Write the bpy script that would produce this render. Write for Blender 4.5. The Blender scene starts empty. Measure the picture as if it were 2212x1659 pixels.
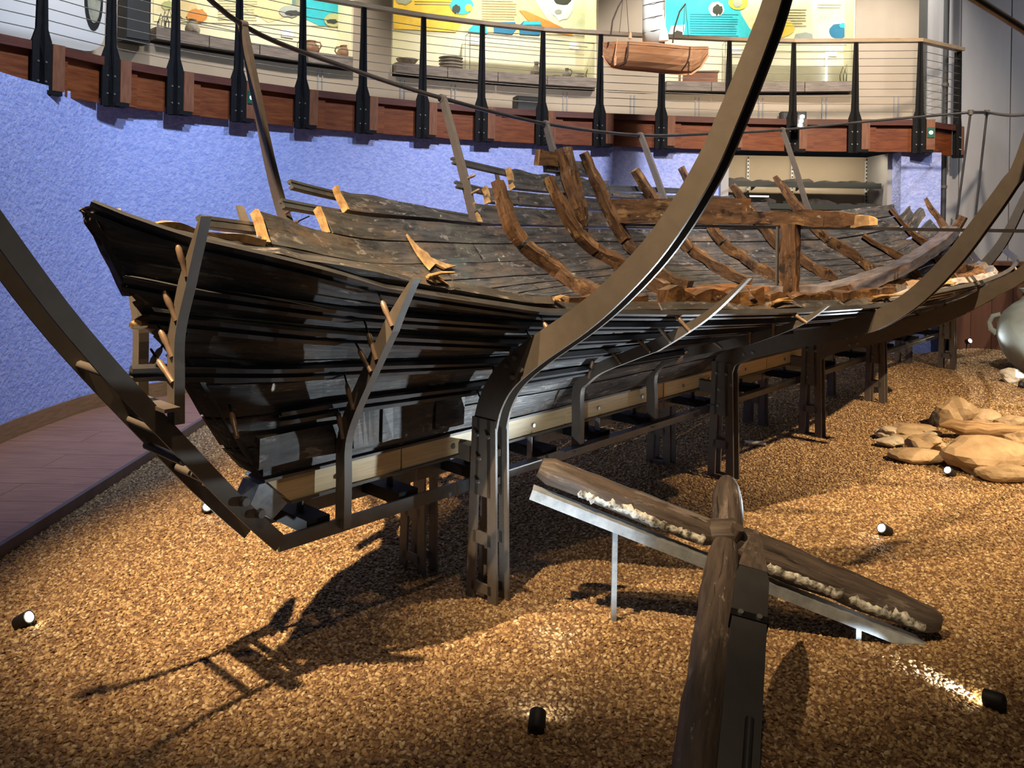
import bpy, math, random
import numpy as np
from mathutils import Vector, Matrix, noise
random.seed(7)
V = Vector
SC = bpy.context.scene
COL = SC.collection

# ------------------------------------------------------------------ camera
F_PX, PX0, PY0, ROLL = 1750.0, 1106.0, 485.0, 0.0175      # pixels of a 2212 x 1659 frame
EYE = V((0, 0, 1.6))
CXV = V((math.cos(ROLL), 0, math.sin(ROLL)))
CYV = V((-math.sin(ROLL), 0, math.cos(ROLL)))
cam_data = bpy.data.cameras.new('camera')
cam_data.sensor_width = 36.0
cam_data.lens = F_PX / 2212.0 * 36.0
cam_data.shift_y = -(829.5 - PY0) / 2212.0
cam_data.clip_start = 0.05
cam_data.clip_end = 100
cam = bpy.data.objects.new('camera', cam_data)
COL.objects.link(cam)
cam.matrix_world = Matrix(((CXV.x, CYV.x, 0, EYE.x), (CXV.y, CYV.y, -1, EYE.y), (CXV.z, CYV.z, 0, EYE.z), (0, 0, 0, 1)))
SC.camera = cam

# ------------------------------------------------------------------ world, lights, exposure
SC.view_settings.view_transform = 'Standard'
SC.view_settings.look = 'None'
SC.view_settings.gamma = 1
SC.view_settings.exposure = 0.0
SC.view_settings.use_curve_mapping = False
world = bpy.data.worlds.new('world')
SC.world = world
world.use_nodes = True
world.node_tree.nodes['Background'].inputs[0].default_value = (0.75, 0.8, 1.0, 1)
world.node_tree.nodes['Background'].inputs[1].default_value = 0.025

WARM = (1.0, 0.72, 0.42)
WHITE = (1.0, 0.93, 0.84)
COOL = (0.80, 0.92, 1.0)
PALE = (0.66, 0.79, 1.0)

def spot(name, loc, target, watts, color, size_deg, blend=0.5, radius=0.05, parent=None):
    d = bpy.data.lights.new(name, 'SPOT')
    d.energy = watts; d.color = color; d.spot_size = math.radians(size_deg); d.spot_blend = blend; d.shadow_soft_size = radius
    o = bpy.data.objects.new(name, d); COL.objects.link(o)
    loc = V(loc); o.location = loc
    o.rotation_euler = (V(target) - loc).to_track_quat('-Z', 'Y').to_euler()
    if parent is not None:
        o.parent = parent; o.matrix_parent_inverse = Matrix.Translation(-parent.location)
    return o

def area(name, loc, target, watts, color, sx, sy, xdir=(1, 0, 0)):
    d = bpy.data.lights.new(name, 'AREA'); d.shape = 'RECTANGLE'; d.size = sx; d.size_y = sy
    d.energy = watts; d.color = color
    o = bpy.data.objects.new(name, d); COL.objects.link(o); o.location = V(loc)
    z_ = (V(loc) - V(target)).normalized(); x_ = (V(xdir) - z_ * V(xdir).dot(z_)).normalized(); y_ = z_.cross(x_)
    o.rotation_euler = Matrix((x_, y_, z_)).transposed().to_euler()
    return o

# track spotlights under the hall ceiling; fill, gallery and recess lights are added
spot('ceiling_spot', (-2.45, 1.2, 5.5), (-0.75, 4.05, 0.0), 4300, WARM, 32, 1.0, 0.03)
spot('ceiling_spot', (-1.43, 0.68, 5.2), (0.5, 3.6, 1.1), 1700, WARM, 32, 0.8, 0.03)
spot('ceiling_spot', (-3.0, 1.6, 5.6), (-1.25, 4.8, 2.1), 1700, WARM, 34, 0.9, 0.03)
spot('ceiling_spot', (1.2, 2.0, 5.6), (2.8, 4.8, 0.8), 1200, WARM, 50, 0.8, 0.03)
spot('ceiling_spot', (5.35, 3.25, 4.3), (3.3, 6.2, 0.0), 2300, WARM, 62, 0.9, 0.03)
spot('ceiling_spot', (0.4, 1.0, 5.6), (0.6, 2.4, 0.0), 185, WARM, 70, 0.9, 0.05)  # added fill that lifts the foreground gravel
spot('ceiling_spot', (0.2, 3.2, 5.8), (0.4, 6.2, 1.5), 1250, WHITE, 55, 0.7, 0.03)
spot('ceiling_spot', (3.4, 4.2, 5.8), (3.6, 8.2, 1.5), 1150, WHITE, 55, 0.7, 0.03)
spot('wall_washer', (-1.4, 4.6, 5.6), (-3.6, 6.9, 1.5), 900, PALE, 75, 0.9, 0.1)
spot('wall_washer', (-0.2, 5.6, 5.6), (-2.0, 8.9, 1.4), 560, PALE, 75, 0.9, 0.1)
spot('wall_washer', (1.4, 6.0, 5.6), (0.6, 10.2, 1.5), 1150, (0.96, 0.94, 1.0), 70, 0.9, 0.1)
spot('wall_washer', (3.8, 6.0, 5.6), (4.2, 10.6, 2.5), 1500, (1.0, 0.82, 0.62), 60, 0.9, 0.1)
spot('wall_washer', (7.0, 6.0, 5.6), (7.2, 11.0, 2.2), 420, (0.9, 0.92, 1.0), 75, 0.9, 0.1)
spot('gallery_fill', (-3.3, 7.4, 6.0), (-5.4, 8.8, 4.0), 420, (0.95, 0.96, 1.0), 70, 0.9, 0.1)  # gallery lights added to brighten the white cabinet and beige wall
spot('gallery_fill', (-1.9, 9.2, 6.0), (-3.4, 10.9, 3.2), 480, WHITE, 75, 0.9, 0.1)
spot('gallery_fill', (0.2, 10.3, 6.0), (-0.2, 12.4, 3.2), 480, WHITE, 80, 0.9, 0.1)
spot('gallery_fill', (2.6, 10.6, 6.0), (2.4, 12.8, 3.2), 480, WHITE, 80, 0.9, 0.1)
spot('gallery_fill', (4.9, 10.5, 6.0), (5.4, 12.4, 3.2), 480, WHITE, 80, 0.9, 0.1)
area('recess_fill', (3.85, 10.78, 2.60), (3.85, 11.4, 1.2), 15, (1.0, 0.86, 0.62), 2.0, 0.06)  # unseen light added to brighten the back of the shelf recess

# ------------------------------------------------------------------ places in the hall
def ray(px, py):
    return CXV * ((px - PX0) / F_PX) - CYV * ((py - PY0) / F_PX) + V((0, 1, 0))
def at(px, py, y):                       # a point at distance y into the hall
    return EYE + ray(px, py) * y
def on_z(px, py, z):                     # a point on a level plane
    r = ray(px, py); return EYE + r * ((z - EYE.z) / r.z)
TH = math.radians(42.2)                  # the ship's heading
SU = V((math.sin(TH), math.cos(TH), 0)); SN = V((math.cos(TH), -math.sin(TH), 0)); SORG = V((-0.254, 3.622, 0))
UP = V((0, 0, 1))
def P(s, t, z): return SORG + SU * s + SN * t + UP * z
def ship(p): q = p - SORG; return q.dot(SU), q.dot(SN)
def on_t(px, py, t):                     # a point on a fore-and-aft plane of the ship
    r = ray(px, py); k = (t + SN.dot(SORG) - SN.dot(EYE)) / SN.dot(r); return EYE + r * k
def on_s(px, py, s):                     # a point on a cross plane of the ship
    r = ray(px, py); k = (s + SU.dot(SORG) - SU.dot(EYE)) / SU.dot(r); return EYE + r * k

# ------------------------------------------------------------------ materials
def mat(name, c1, c2=None, scale=6.0, rough=0.6, metal=0.0, bump=0.0, stretch=(1, 1, 1), uv=False, c3=None, c3_amt=0.35,
        detail=6, bump_scale=None, coat=0.0, rough2=None, contrast=(0.35, 0.65), c3_scale=None, layers=()):
    m = bpy.data.materials.new(name); m.use_nodes = True
    nt = m.node_tree; b = nt.nodes['Principled BSDF']
    b.inputs['Roughness'].default_value = rough; b.inputs['Metallic'].default_value = metal
    b.inputs['Coat Weight'].default_value = coat
    if c2 is None and bump == 0:
        b.inputs['Base Color'].default_value = (*c1, 1); return m
    tc = nt.nodes.new('ShaderNodeTexCoord'); mp = nt.nodes.new('ShaderNodeMapping')
    mp.inputs['Scale'].default_value = stretch
    nt.links.new(tc.outputs['UV' if uv else 'Object'], mp.inputs['Vector'])
    vec = mp.outputs['Vector']
    if uv:                                # shift the grain from piece to piece
        oi = nt.nodes.new('ShaderNodeObjectInfo'); va = nt.nodes.new('ShaderNodeVectorMath'); va.operation = 'MULTIPLY_ADD'
        cb = nt.nodes.new('ShaderNodeCombineXYZ')
        for i in range(3): nt.links.new(oi.outputs['Random'], cb.inputs[i])
        nt.links.new(cb.outputs[0], va.inputs[0]); va.inputs[1].default_value = (37, 53, 71); nt.links.new(vec, va.inputs[2])
        vec = va.outputs[0]
    n = nt.nodes.new('ShaderNodeTexNoise'); n.inputs['Scale'].default_value = scale; n.inputs['Detail'].default_value = detail
    n.inputs['Roughness'].default_value = 0.62
    nt.links.new(vec, n.inputs['Vector'])
    cr = nt.nodes.new('ShaderNodeValToRGB')
    cr.color_ramp.elements[0].position = contrast[0]; cr.color_ramp.elements[1].position = contrast[1]
    cr.color_ramp.elements[0].color = (*c1, 1); cr.color_ramp.elements[1].color = (*(c2 or c1), 1)
    nt.links.new(n.outputs['Fac'], cr.inputs['Fac'])
    col = cr.outputs['Color']
    if c3 is not None:
        n2 = nt.nodes.new('ShaderNodeTexNoise'); n2.inputs['Scale'].default_value = c3_scale or scale * 0.45; n2.inputs['Detail'].default_value = 8
        n2.inputs['Roughness'].default_value = 0.7
        nt.links.new(vec, n2.inputs['Vector'])
        r2 = nt.nodes.new('ShaderNodeValToRGB')
        r2.color_ramp.elements[0].position = 1 - c3_amt - 0.07; r2.color_ramp.elements[1].position = 1 - c3_amt + 0.05
        nt.links.new(n2.outputs['Fac'], r2.inputs['Fac'])
        mx = nt.nodes.new('ShaderNodeMix'); mx.data_type = 'RGBA'
        nt.links.new(r2.outputs['Color'], mx.inputs['Factor']); nt.links.new(col, mx.inputs['A']); mx.inputs['B'].default_value = (*c3, 1)
        col = mx.outputs['Result']
    for lc, ls, lt, lw, lst in layers:    # stains and scuffs with a shape of their own
        m2 = nt.nodes.new('ShaderNodeMapping'); m2.inputs['Scale'].default_value = lst
        nt.links.new(vec, m2.inputs['Vector'])
        n2 = nt.nodes.new('ShaderNodeTexNoise'); n2.inputs['Scale'].default_value = ls; n2.inputs['Detail'].default_value = 7; n2.inputs['Roughness'].default_value = 0.68
        nt.links.new(m2.outputs[0], n2.inputs['Vector'])
        mr = nt.nodes.new('ShaderNodeMapRange'); mr.inputs['From Min'].default_value = lt; mr.inputs['From Max'].default_value = lt + lw
        nt.links.new(n2.outputs['Fac'], mr.inputs['Value'])
        mx = nt.nodes.new('ShaderNodeMix'); mx.data_type = 'RGBA'
        nt.links.new(mr.outputs[0], mx.inputs['Factor']); nt.links.new(col, mx.inputs['A']); mx.inputs['B'].default_value = (*lc, 1)
        col = mx.outputs['Result']
    nt.links.new(col, b.inputs['Base Color'])
    if rough2 is not None:
        mr = nt.nodes.new('ShaderNodeMapRange'); mr.inputs['To Min'].default_value = rough; mr.inputs['To Max'].default_value = rough2
        nt.links.new(n.outputs['Fac'], mr.inputs['Value']); nt.links.new(mr.outputs[0], b.inputs['Roughness'])
    if bump:
        nb = n
        if bump_scale:
            nb = nt.nodes.new('ShaderNodeTexNoise'); nb.inputs['Scale'].default_value = bump_scale; nb.inputs['Detail'].default_value = 8
            nt.links.new(vec, nb.inputs['Vector'])
        bp = nt.nodes.new('ShaderNodeBump'); bp.inputs['Strength'].default_value = min(1.0, bump * 20); bp.inputs['Distance'].default_value = bump
        nt.links.new(nb.outputs['Fac'], bp.inputs['Height']); nt.links.new(bp.outputs['Normal'], b.inputs['Normal'])
    return m

def emit(name, c, strength):
    m = bpy.data.materials.new(name); m.use_nodes = True
    b = m.node_tree.nodes['Principled BSDF']; b.inputs['Base Color'].default_value = (*c, 1)
    b.inputs['Emission Color'].default_value = (*c, 1); b.inputs['Emission Strength'].default_value = strength
    return m

M = {}
M['plank'] = mat('waterlogged_planking', (0.018, 0.019, 0.021), (0.110, 0.106, 0.106), 4, 0.5, bump=0.010, stretch=(1.0, 7, 1), uv=True, coat=0.1, contrast=(0.30, 0.72), bump_scale=9,
                 layers=[((0.14, 0.10, 0.072), 2.4, 0.50, 0.16, (1, .45, 1)), ((0.012, 0.012, 0.013), 2.0, 0.56, 0.12, (1.3, .5, 1)), ((0.23, 0.21, 0.195), 9, 0.57, 0.08, (1, .35, 1)), ((0.42, 0.39, 0.34), 16, 0.645, 0.05, (.8, .5, 1))])
M['plank_grey'] = mat('silvered_planking', (0.16, 0.155, 0.165), (0.42, 0.395, 0.40), 6, 0.6, bump=0.012, stretch=(1.2, 7, 1), uv=True, layers=[((0.36, 0.22, 0.11), 3, 0.52, 0.1, (1, .4, 1)), ((0.03, 0.028, 0.027), 7, 0.6, 0.08, (1, .5, 1))])
M['rib'] = mat('frame_timber', (0.040, 0.019, 0.009), (0.20, 0.098, 0.040), 5, 0.45, bump=0.014, stretch=(1.0, 5, 1), uv=True, coat=0.15, contrast=(0.32, 0.68), bump_scale=8,
               layers=[((0.30, 0.165, 0.065), 5, 0.55, 0.10, (1, .5, 1)), ((0.022, 0.012, 0.008), 4, 0.57, 0.08, (1.5, .4, 1)), ((0.42, 0.34, 0.26), 11, 0.63, 0.05, (1, .35, 1))])
M['keelson'] = mat('keelson_timber', (0.085, 0.07, 0.07), (0.22, 0.185, 0.185), 5, 0.55, bump=0.006, stretch=(1.0, 5, 1), uv=True, c3=(0.2, 0.1, 0.04), c3_amt=0.38, coat=0.1)
M['rust_block'] = mat('rust_brown_timber', (0.10, 0.036, 0.010), (0.29, 0.125, 0.035), 14, 0.6, bump=0.006, detail=8)
M['broken'] = mat('broken_wood', (0.24, 0.13, 0.05), (0.56, 0.37, 0.17), 12, 0.7, bump=0.02, detail=8)
M['steel'] = mat('dark_painted_steel', (0.110, 0.092, 0.076), (0.130, 0.110, 0.092), 18, 0.5, bump=0.0006)
M['steel_edge'] = mat('worn_steel', (0.075, 0.075, 0.08), (0.11, 0.11, 0.115), 10, 0.35, metal=0.4)
M['peg'] = mat('turned_peg_metal', (0.26, 0.17, 0.11), (0.38, 0.27, 0.19), 20, 0.4, metal=0.3)
M['bolt'] = mat('bolt_steel', (0.30, 0.30, 0.30), (0.42, 0.42, 0.42), 30, 0.35, metal=0.8)
M['beam'] = mat('pale_beam_wood', (0.66, 0.49, 0.25), (0.80, 0.63, 0.37), 3, 0.5, bump=0.001, stretch=(1.5, 25, 1), uv=True)
M['galv'] = mat('galvanised_steel', (0.26, 0.29, 0.32), (0.40, 0.43, 0.46), 22, 0.5, metal=0.5, detail=3)
M['pipe'] = mat('rail_pipe', (0.09, 0.085, 0.085), (0.13, 0.12, 0.12), 8, 0.3, metal=0.7)
M['wall_blue'] = mat('blue_plaster', (0.30, 0.37, 0.78), (0.44, 0.50, 0.88), 18, 0.85, bump=0.03, bump_scale=30, detail=9)
M['wall_grey'] = mat('grey_concrete', (0.30, 0.295, 0.30), (0.38, 0.37, 0.375), 1.3, 0.8, bump=0.002, stretch=(1, 1, 0.25), detail=8)
M['wall_beige'] = mat('beige_paint', (0.46, 0.375, 0.285), (0.50, 0.41, 0.315), 2.0, 0.8)
M['cream'] = mat('cream_board', (0.80, 0.76, 0.55), (0.84, 0.80, 0.60), 2.0, 0.7)
M['floor'] = mat('brown_floor_board', (0.27, 0.118, 0.066), (0.40, 0.19, 0.112), 3.0, 0.55, bump=0.0006, stretch=(1.2, 14, 1), uv=True)
M['floor_base'] = mat('floor_joint', (0.07, 0.045, 0.035))
M['skirting'] = mat('brown_skirting', (0.21, 0.11, 0.045), (0.33, 0.18, 0.08), 9, 0.35, stretch=(1, 6, 1), uv=True)
M['edging'] = mat('brown_edging', (0.12, 0.075, 0.06), (0.17, 0.11, 0.09), 6, 0.5)
M['red_wood'] = mat('red_brown_timber', (0.115, 0.024, 0.006), (0.215, 0.060, 0.015), 3.2, 0.42, bump=0.001, stretch=(1.5, 11, 1), uv=True, c3=(0.09, 0.024, 0.01), c3_amt=0.27, c3_scale=5)
M['dark_red'] = mat('dark_red_trim', (0.075, 0.021, 0.014), (0.12, 0.036, 0.022), 4, 0.45, stretch=(1, 8, 1), uv=True)
M['block_wood'] = mat('joist_end_wood', (0.145, 0.048, 0.020), (0.225, 0.088, 0.04), 6, 0.5, stretch=(1.0, 6, 1), uv=True)
M['black_steel'] = mat('black_powder_coat', (0.005, 0.005, 0.006), (0.009, 0.009, 0.010), 20, 0.65)
M['black_steel'].node_tree.nodes['Principled BSDF'].inputs['Specular IOR Level'].default_value = 0.15
M['handrail'] = mat('handrail_wood', (0.40, 0.28, 0.16), (0.55, 0.41, 0.26), 4, 0.45, stretch=(1.5, 14, 1), uv=True)
M['cable'] = mat('cable_steel', (0.30, 0.28, 0.24), metal=0.6, rough=0.4)
M['counter'] = mat('weathered_counter', (0.17, 0.135, 0.115), (0.30, 0.245, 0.21), 4, 0.6, stretch=(1.2, 9, 1), uv=True)
M['black'] = mat('black_plastic', (0.012, 0.012, 0.014), rough=0.6)
M['grey_dark'] = mat('dark_grey_panel', (0.045, 0.047, 0.052), rough=0.6)
M['white'] = mat('white_enamel', (0.74, 0.76, 0.80), rough=0.4)
M['white_card'] = mat('white_card', (0.92, 0.93, 0.90), rough=0.6)
M['pot'] = mat('grey_clay', (0.20, 0.175, 0.145), (0.33, 0.29, 0.24), 18, 0.8, bump=0.002)
M['pot_brown'] = mat('brown_clay', (0.15, 0.075, 0.04), (0.27, 0.15, 0.085), 16, 0.75, bump=0.002)
M['jar'] = mat('old_jar_clay', (0.27, 0.275, 0.225), (0.40, 0.40, 0.33), 4, 0.6, bump=0.004, detail=8, c3=(0.48, 0.45, 0.37), c3_amt=0.33)
M['rock'] = mat('tan_rock', (0.30, 0.205, 0.115), (0.48, 0.36, 0.22), 5, 0.85, bump=0.012, detail=9, c3=(0.22, 0.145, 0.08), c3_amt=0.36)
M['rock_grey'] = mat('greyish_rock', (0.36, 0.30, 0.22), (0.54, 0.47, 0.36), 6, 0.85, bump=0.012, detail=9)
M['drift'] = mat('driftwood', (0.16, 0.085, 0.035), (0.52, 0.34, 0.17), 4, 0.7, bump=0.012, stretch=(1.0, 8, 1), uv=True)
M['anchor'] = mat('anchor_wood', (0.030, 0.022, 0.018), (0.125, 0.094, 0.077), 4, 0.6, bump=0.02, stretch=(1.0, 7, 1), uv=True, contrast=(0.3, 0.7), bump_scale=7,
                  layers=[((0.20, 0.165, 0.145), 5, 0.56, 0.1, (1, .4, 1)), ((0.016, 0.012, 0.010), 3.2, 0.60, 0.04, (.7, 1.2, 1)), ((0.34, 0.30, 0.26), 14, 0.64, 0.05, (1, .4, 1))])
M['lead'] = mat('lead_and_barnacle_crust', (0.07, 0.06, 0.045), (0.72, 0.71, 0.64), 30, 0.6, bump=0.02, detail=5, contrast=(0.38, 0.58))
M['plate'] = mat('anchor_cover_plate', (0.028, 0.027, 0.029), (0.038, 0.037, 0.04), 12, 0.5)
M['brown_panel'] = mat('brown_wood_panel', (0.085, 0.033, 0.018), (0.14, 0.06, 0.033), 4, 0.5, stretch=(1, 1, 0.1), bump=0.001)
M['shelf'] = mat('dark_green_shelf', (0.018, 0.021, 0.018), rough=0.6)
M['fragment'] = mat('black_timber_fragment', (0.014, 0.011, 0.009), (0.04, 0.03, 0.024), 9, 0.7, bump=0.006)
M['model_wood'] = mat('model_cedar', (0.42, 0.17, 0.065), (0.68, 0.36, 0.17), 3, 0.4, stretch=(1.0, 12, 1), uv=True)
M['sail'] = mat('sail_cloth', (0.42, 0.42, 0.36), (0.48, 0.48, 0.41), 5, 0.9, bump=0.003)
M['sail_white'] = mat('white_cloth', (0.85, 0.85, 0.86), rough=0.9)
M['rope'] = mat('dark_rope', (0.05, 0.03, 0.02), rough=0.9)
M['lens'] = emit('lamp_lens', (1.0, 0.97, 0.88), 60)
M['lens_warm'] = emit('warm_lamp_lens', (1.0, 0.86, 0.55), 60)
M['green'] = mat('green_sign', (0.01, 0.09, 0.055), rough=0.4)
M['led'] = emit('sign_led', (0.85, 1.0, 0.95), 3)
M['glass'] = mat('case_glass', (1, 1, 1), rough=0.02)
_g = M['glass'].node_tree.nodes['Principled BSDF']; _g.inputs['Transmission Weight'].default_value = 1.0; _g.inputs['IOR'].default_value = 1.12
M['mirror'] = mat('oval_glass', (0.22, 0.24, 0.20), (0.55, 0.56, 0.46), 5, 0.15)
PRINT = {'teal': (0.02, 0.42, 0.52), 'cyan': (0.03, 0.55, 0.68), 'deep': (0.01, 0.16, 0.32), 'yellow': (0.80, 0.52, 0.06), 'sand': (0.66, 0.52, 0.27), 'olive': (0.42, 0.44, 0.20),
         'paper': (0.76, 0.70, 0.45), 'pale': (0.70, 0.76, 0.56), 'orange': (0.62, 0.24, 0.04), 'ink': (0.03, 0.035, 0.03), 'grey': (0.32, 0.35, 0.32), 'white': (0.85, 0.9, 0.85), 'text': (0.36, 0.33, 0.2), 'text2': (0.01, 0.27, 0.36)}
for k, c in PRINT.items(): M['p_' + k] = mat('print_' + k, c, tuple(min(1, x * 1.25 + 0.02) for x in c), 4, 0.7)

# ------------------------------------------------------------------ mesh helpers
ORIG = {}
class MB:
    def __init__(self): self.v = []; self.f = []; self.uv = []; self.sm = []
    def add(self, verts, faces, uvs=None, smooth=False):
        o = len(self.v); self.v += [V(p) for p in verts]
        for i, fc in enumerate(faces):
            self.f.append(tuple(k + o for k in fc)); self.sm.append(smooth)
            self.uv.append(uvs[i] if uvs else None)
        return self
    def hexa(self, a, b):                 # two quads a (4 points) and b (4 points)
        vs = list(a) + list(b)
        L = (V(b[0]) - V(a[0])).length; w = (V(a[1]) - V(a[0])).length; h = (V(a[3]) - V(a[0])).length
        fs = [(3, 2, 1, 0), (4, 5, 6, 7), (0, 1, 5, 4), (1, 2, 6, 5), (2, 3, 7, 6), (3, 0, 4, 7)]
        us = [((0, 0), (w, 0), (w, h), (0, h))] * 2
        for off, d in ((0, w), (w, h), (w + h, w), (2 * w + h, h)):
            us.append(((0, off), (0, off + d), (L, off + d), (L, off)))
        return self.add(vs, fs, us)
    def bar(self, p0, p1, side, w, h):    # box from p0 to p1; w along side, h along the third direction
        p0, p1 = V(p0), V(p1); d = (p1 - p0).normalized(); side = (V(side) - d * V(side).dot(d)).normalized(); t = d.cross(side)
        a, b = side * (w / 2), t * (h / 2)
        return self.hexa([p0 - a - b, p0 + a - b, p0 + a + b, p0 - a + b], [p1 - a - b, p1 + a - b, p1 + a + b, p1 - a + b])
    def box(self, c, sx, sy, sz, ax=V((1, 0, 0))):
        c = V(c); return self.bar(c - ax * (sx / 2), c + ax * (sx / 2), V((-ax.y, ax.x, 0)), sy, sz)
    def prism(self, poly, off):
        n = len(poly); poly = [V(p) for p in poly]; off = V(off)
        vs = poly + [p + off for p in poly]
        ex = (poly[1] - poly[0]).normalized(); nn = off.normalized(); ey = nn.cross(ex)
        uvp = [((p - poly[0]).dot(ex), (p - poly[0]).dot(ey)) for p in poly]
        fs = [tuple(range(n - 1, -1, -1)), tuple(range(n, 2 * n))]; us = [tuple(reversed(uvp)), tuple(uvp)]
        for i in range(n):
            j = (i + 1) % n; fs.append((i, j, n + j, n + i)); l = (poly[j] - poly[i]).length; us.append(((0, 0), (l, 0), (l, off.length), (0, off.length)))
        return self.add(vs, fs, us)
    def sweep(self, path, sides, ws, hs, jit=0.0, seed=0.0, cap=True):   # rectangular section, side vector per point
        n = len(path); rings = []; L = 0; Ls = []
        path = [V(p) for p in path]
        for i, p in enumerate(path):
            if i: L += (p - path[i - 1]).length
            Ls.append(L)
            d = (path[min(i + 1, n - 1)] - path[max(i - 1, 0)]).normalized()
            sd = V(sides[i] if isinstance(sides, list) else sides); sd = (sd - d * sd.dot(d)).normalized(); t = d.cross(sd)
            w = ws[i] if isinstance(ws, list) else ws; h = hs[i] if isinstance(hs, list) else hs
            r = []
            for a, b in ((-.5, -.5), (.5, -.5), (.5, .5), (-.5, .5)):
                q = p + sd * (a * w) + t * (b * h)
                if jit: q = q + noise.noise_vector(q * 9 + V((seed, 0, seed * 2))) * jit
                r.append(q)
            rings.append((r, w, h))
        vs = [q for r in rings for q in r[0]]; fs = []; us = []
        for i in range(n - 1):
            w, h = rings[i][1], rings[i][2]; offs = (0, w, w + h, 2 * w + h, 2 * w + 2 * h)
            for k in range(4):
                k2 = (k + 1) % 4; fs.append((i * 4 + k, i * 4 + k2, i * 4 + 4 + k2, i * 4 + 4 + k))
                us.append(((Ls[i], offs[k]), (Ls[i], offs[k + 1]), (Ls[i + 1], offs[k + 1]), (Ls[i + 1], offs[k])))
        if cap:
            fs += [(3, 2, 1, 0), tuple((n - 1) * 4 + k for k in range(4))]; us += [((0, 0), (.1, 0), (.1, .1), (0, .1))] * 2
        return self.add(vs, fs, us)
    def tube(self, path, r, n=8, cap=True, jit=0.0, seed=0.0, squash=None, sidev=None):
        path = [V(p) for p in path]; m = len(path); vs = []; fs = []; us = []; L = 0; Ls = []
        ref = None
        for i, p in enumerate(path):
            if i: L += (p - path[i - 1]).length
            Ls.append(L)
            d = (path[min(i + 1, m - 1)] - path[max(i - 1, 0)]).normalized()
            if sidev is not None: ref = V(sidev)
            elif ref is None: ref = UP if abs(d.z) < 0.9 else V((1, 0, 0))
            a = (ref - d * ref.dot(d)).normalized(); b = d.cross(a); ref = a
            rr = r[i] if isinstance(r, (list, tuple)) else r
            for k in range(n):
                th = 2 * math.pi * k / n; q = p + a * (math.cos(th) * rr * (squash or 1)) + b * (math.sin(th) * rr)
                if jit: q = q + noise.noise_vector(q * 7 + V((seed, seed, 0))) * jit + noise.noise_vector(q * 23 + V((seed, 0, 0))) * jit * .4
                vs.append(q)
        rm = max(r) if isinstance(r, (list, tuple)) else r
        for i in range(m - 1):
            for k in range(n):
                k2 = (k + 1) % n; fs.append((i * n + k, i * n + k2, (i + 1) * n + k2, (i + 1) * n + k))
                w = 6.28 * rm / n; us.append(((Ls[i], k * w), (Ls[i], (k + 1) * w), (Ls[i + 1], (k + 1) * w), (Ls[i + 1], k * w)))
        self.add(vs, fs, us, True)
        if cap:
            self.add(vs[:n], [tuple(range(n - 1, -1, -1))]); self.add(vs[-n:], [tuple(range(n))])
        return self
    def lathe(self, c, prof, n=20):
        c = V(c); vs = []; fs = []
        for r, z in prof:
            for k in range(n):
                a = 2 * math.pi * k / n; vs.append(c + V((math.cos(a) * r, math.sin(a) * r, z)))
        for i in range(len(prof) - 1):
            for k in range(n):
                k2 = (k + 1) % n; fs.append((i * n + k, i * n + k2, (i + 1) * n + k2, (i + 1) * n + k))
        return self.add(vs, fs, None, True)

def mesh_of(mb, name, origin, material):
    me = bpy.data.meshes.new(name)
    me.from_pydata([tuple(p - origin) for p in mb.v], [], mb.f)
    uvl = me.uv_layers.new(name='UVMap')
    k = 0; flat = []
    for i, fc in enumerate(mb.f):
        u = mb.uv[i]
        for j in range(len(fc)):
            flat += list(u[j]) if u else [0.0, 0.0]
    uvl.data.foreach_set('uv', flat)
    me.polygons.foreach_set('use_smooth', mb.sm)
    me.materials.append(material); me.validate(); me.update()
    return me

def put(o, parent, origin):
    COL.objects.link(o); ORIG[o.name] = V(origin)
    if parent is not None:
        o.parent = parent; o.location = V(origin) - ORIG[parent.name]
    else: o.location = V(origin)
    return o

def obj(name, mb, m, parent=None, label=None, cat=None, group=None, kind=None, origin=None):
    lo = V((min(p.x for p in mb.v), min(p.y for p in mb.v), min(p.z for p in mb.v))); hi = V((max(p.x for p in mb.v), max(p.y for p in mb.v), max(p.z for p in mb.v)))
    c = V(origin) if origin is not None else V(((lo.x + hi.x) / 2, (lo.y + hi.y) / 2, lo.z))
    o = bpy.data.objects.new(name, mesh_of(mb, name, c, M[m] if isinstance(m, str) else m))
    put(o, parent, c); tag(o, label, cat, group, kind); return o

def tag(o, label=None, cat=None, group=None, kind=None):
    if label: o['label'] = label
    if cat: o['category'] = cat
    if group: o['group'] = group
    if kind: o['kind'] = kind
    return o

def empty(name, loc, label=None, cat=None, group=None, kind=None, parent=None):
    o = bpy.data.objects.new(name, None); o.empty_display_size = 0.1
    put(o, parent, V(loc)); return tag(o, label, cat, group, kind)

def inst(name, me, loc, rot=None, parent=None, scale=None):        # another object on shared mesh data
    o = bpy.data.objects.new(name, me); put(o, parent, V(loc))
    if rot is not None: o.rotation_mode = 'QUATERNION'; o.rotation_quaternion = rot
    if scale is not None: o.scale = scale
    return o

def lerp_tab(tab, x):
    if x <= tab[0][0]: return tab[0][1]
    for (a, b), (c, d) in zip(tab, tab[1:]):
        if x <= c: return b + (d - b) * (x - a) / (c - a)
    return tab[-1][1]

def smooth_path(pts, n):
    pts = [V(p) for p in pts]; out = []
    m = len(pts)
    for i in range(m - 1):
        p0, p1, p2, p3 = pts[max(i - 1, 0)], pts[i], pts[i + 1], pts[min(i + 2, m - 1)]
        for k in range(n):
            t = k / n
            out.append(0.5 * ((2 * p1) + (p2 - p0) * t + (2 * p0 - 5 * p1 + 4 * p2 - p3) * t * t + (3 * p1 - p0 - 3 * p2 + p3) * t ** 3))
    out.append(pts[-1]); return out

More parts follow.
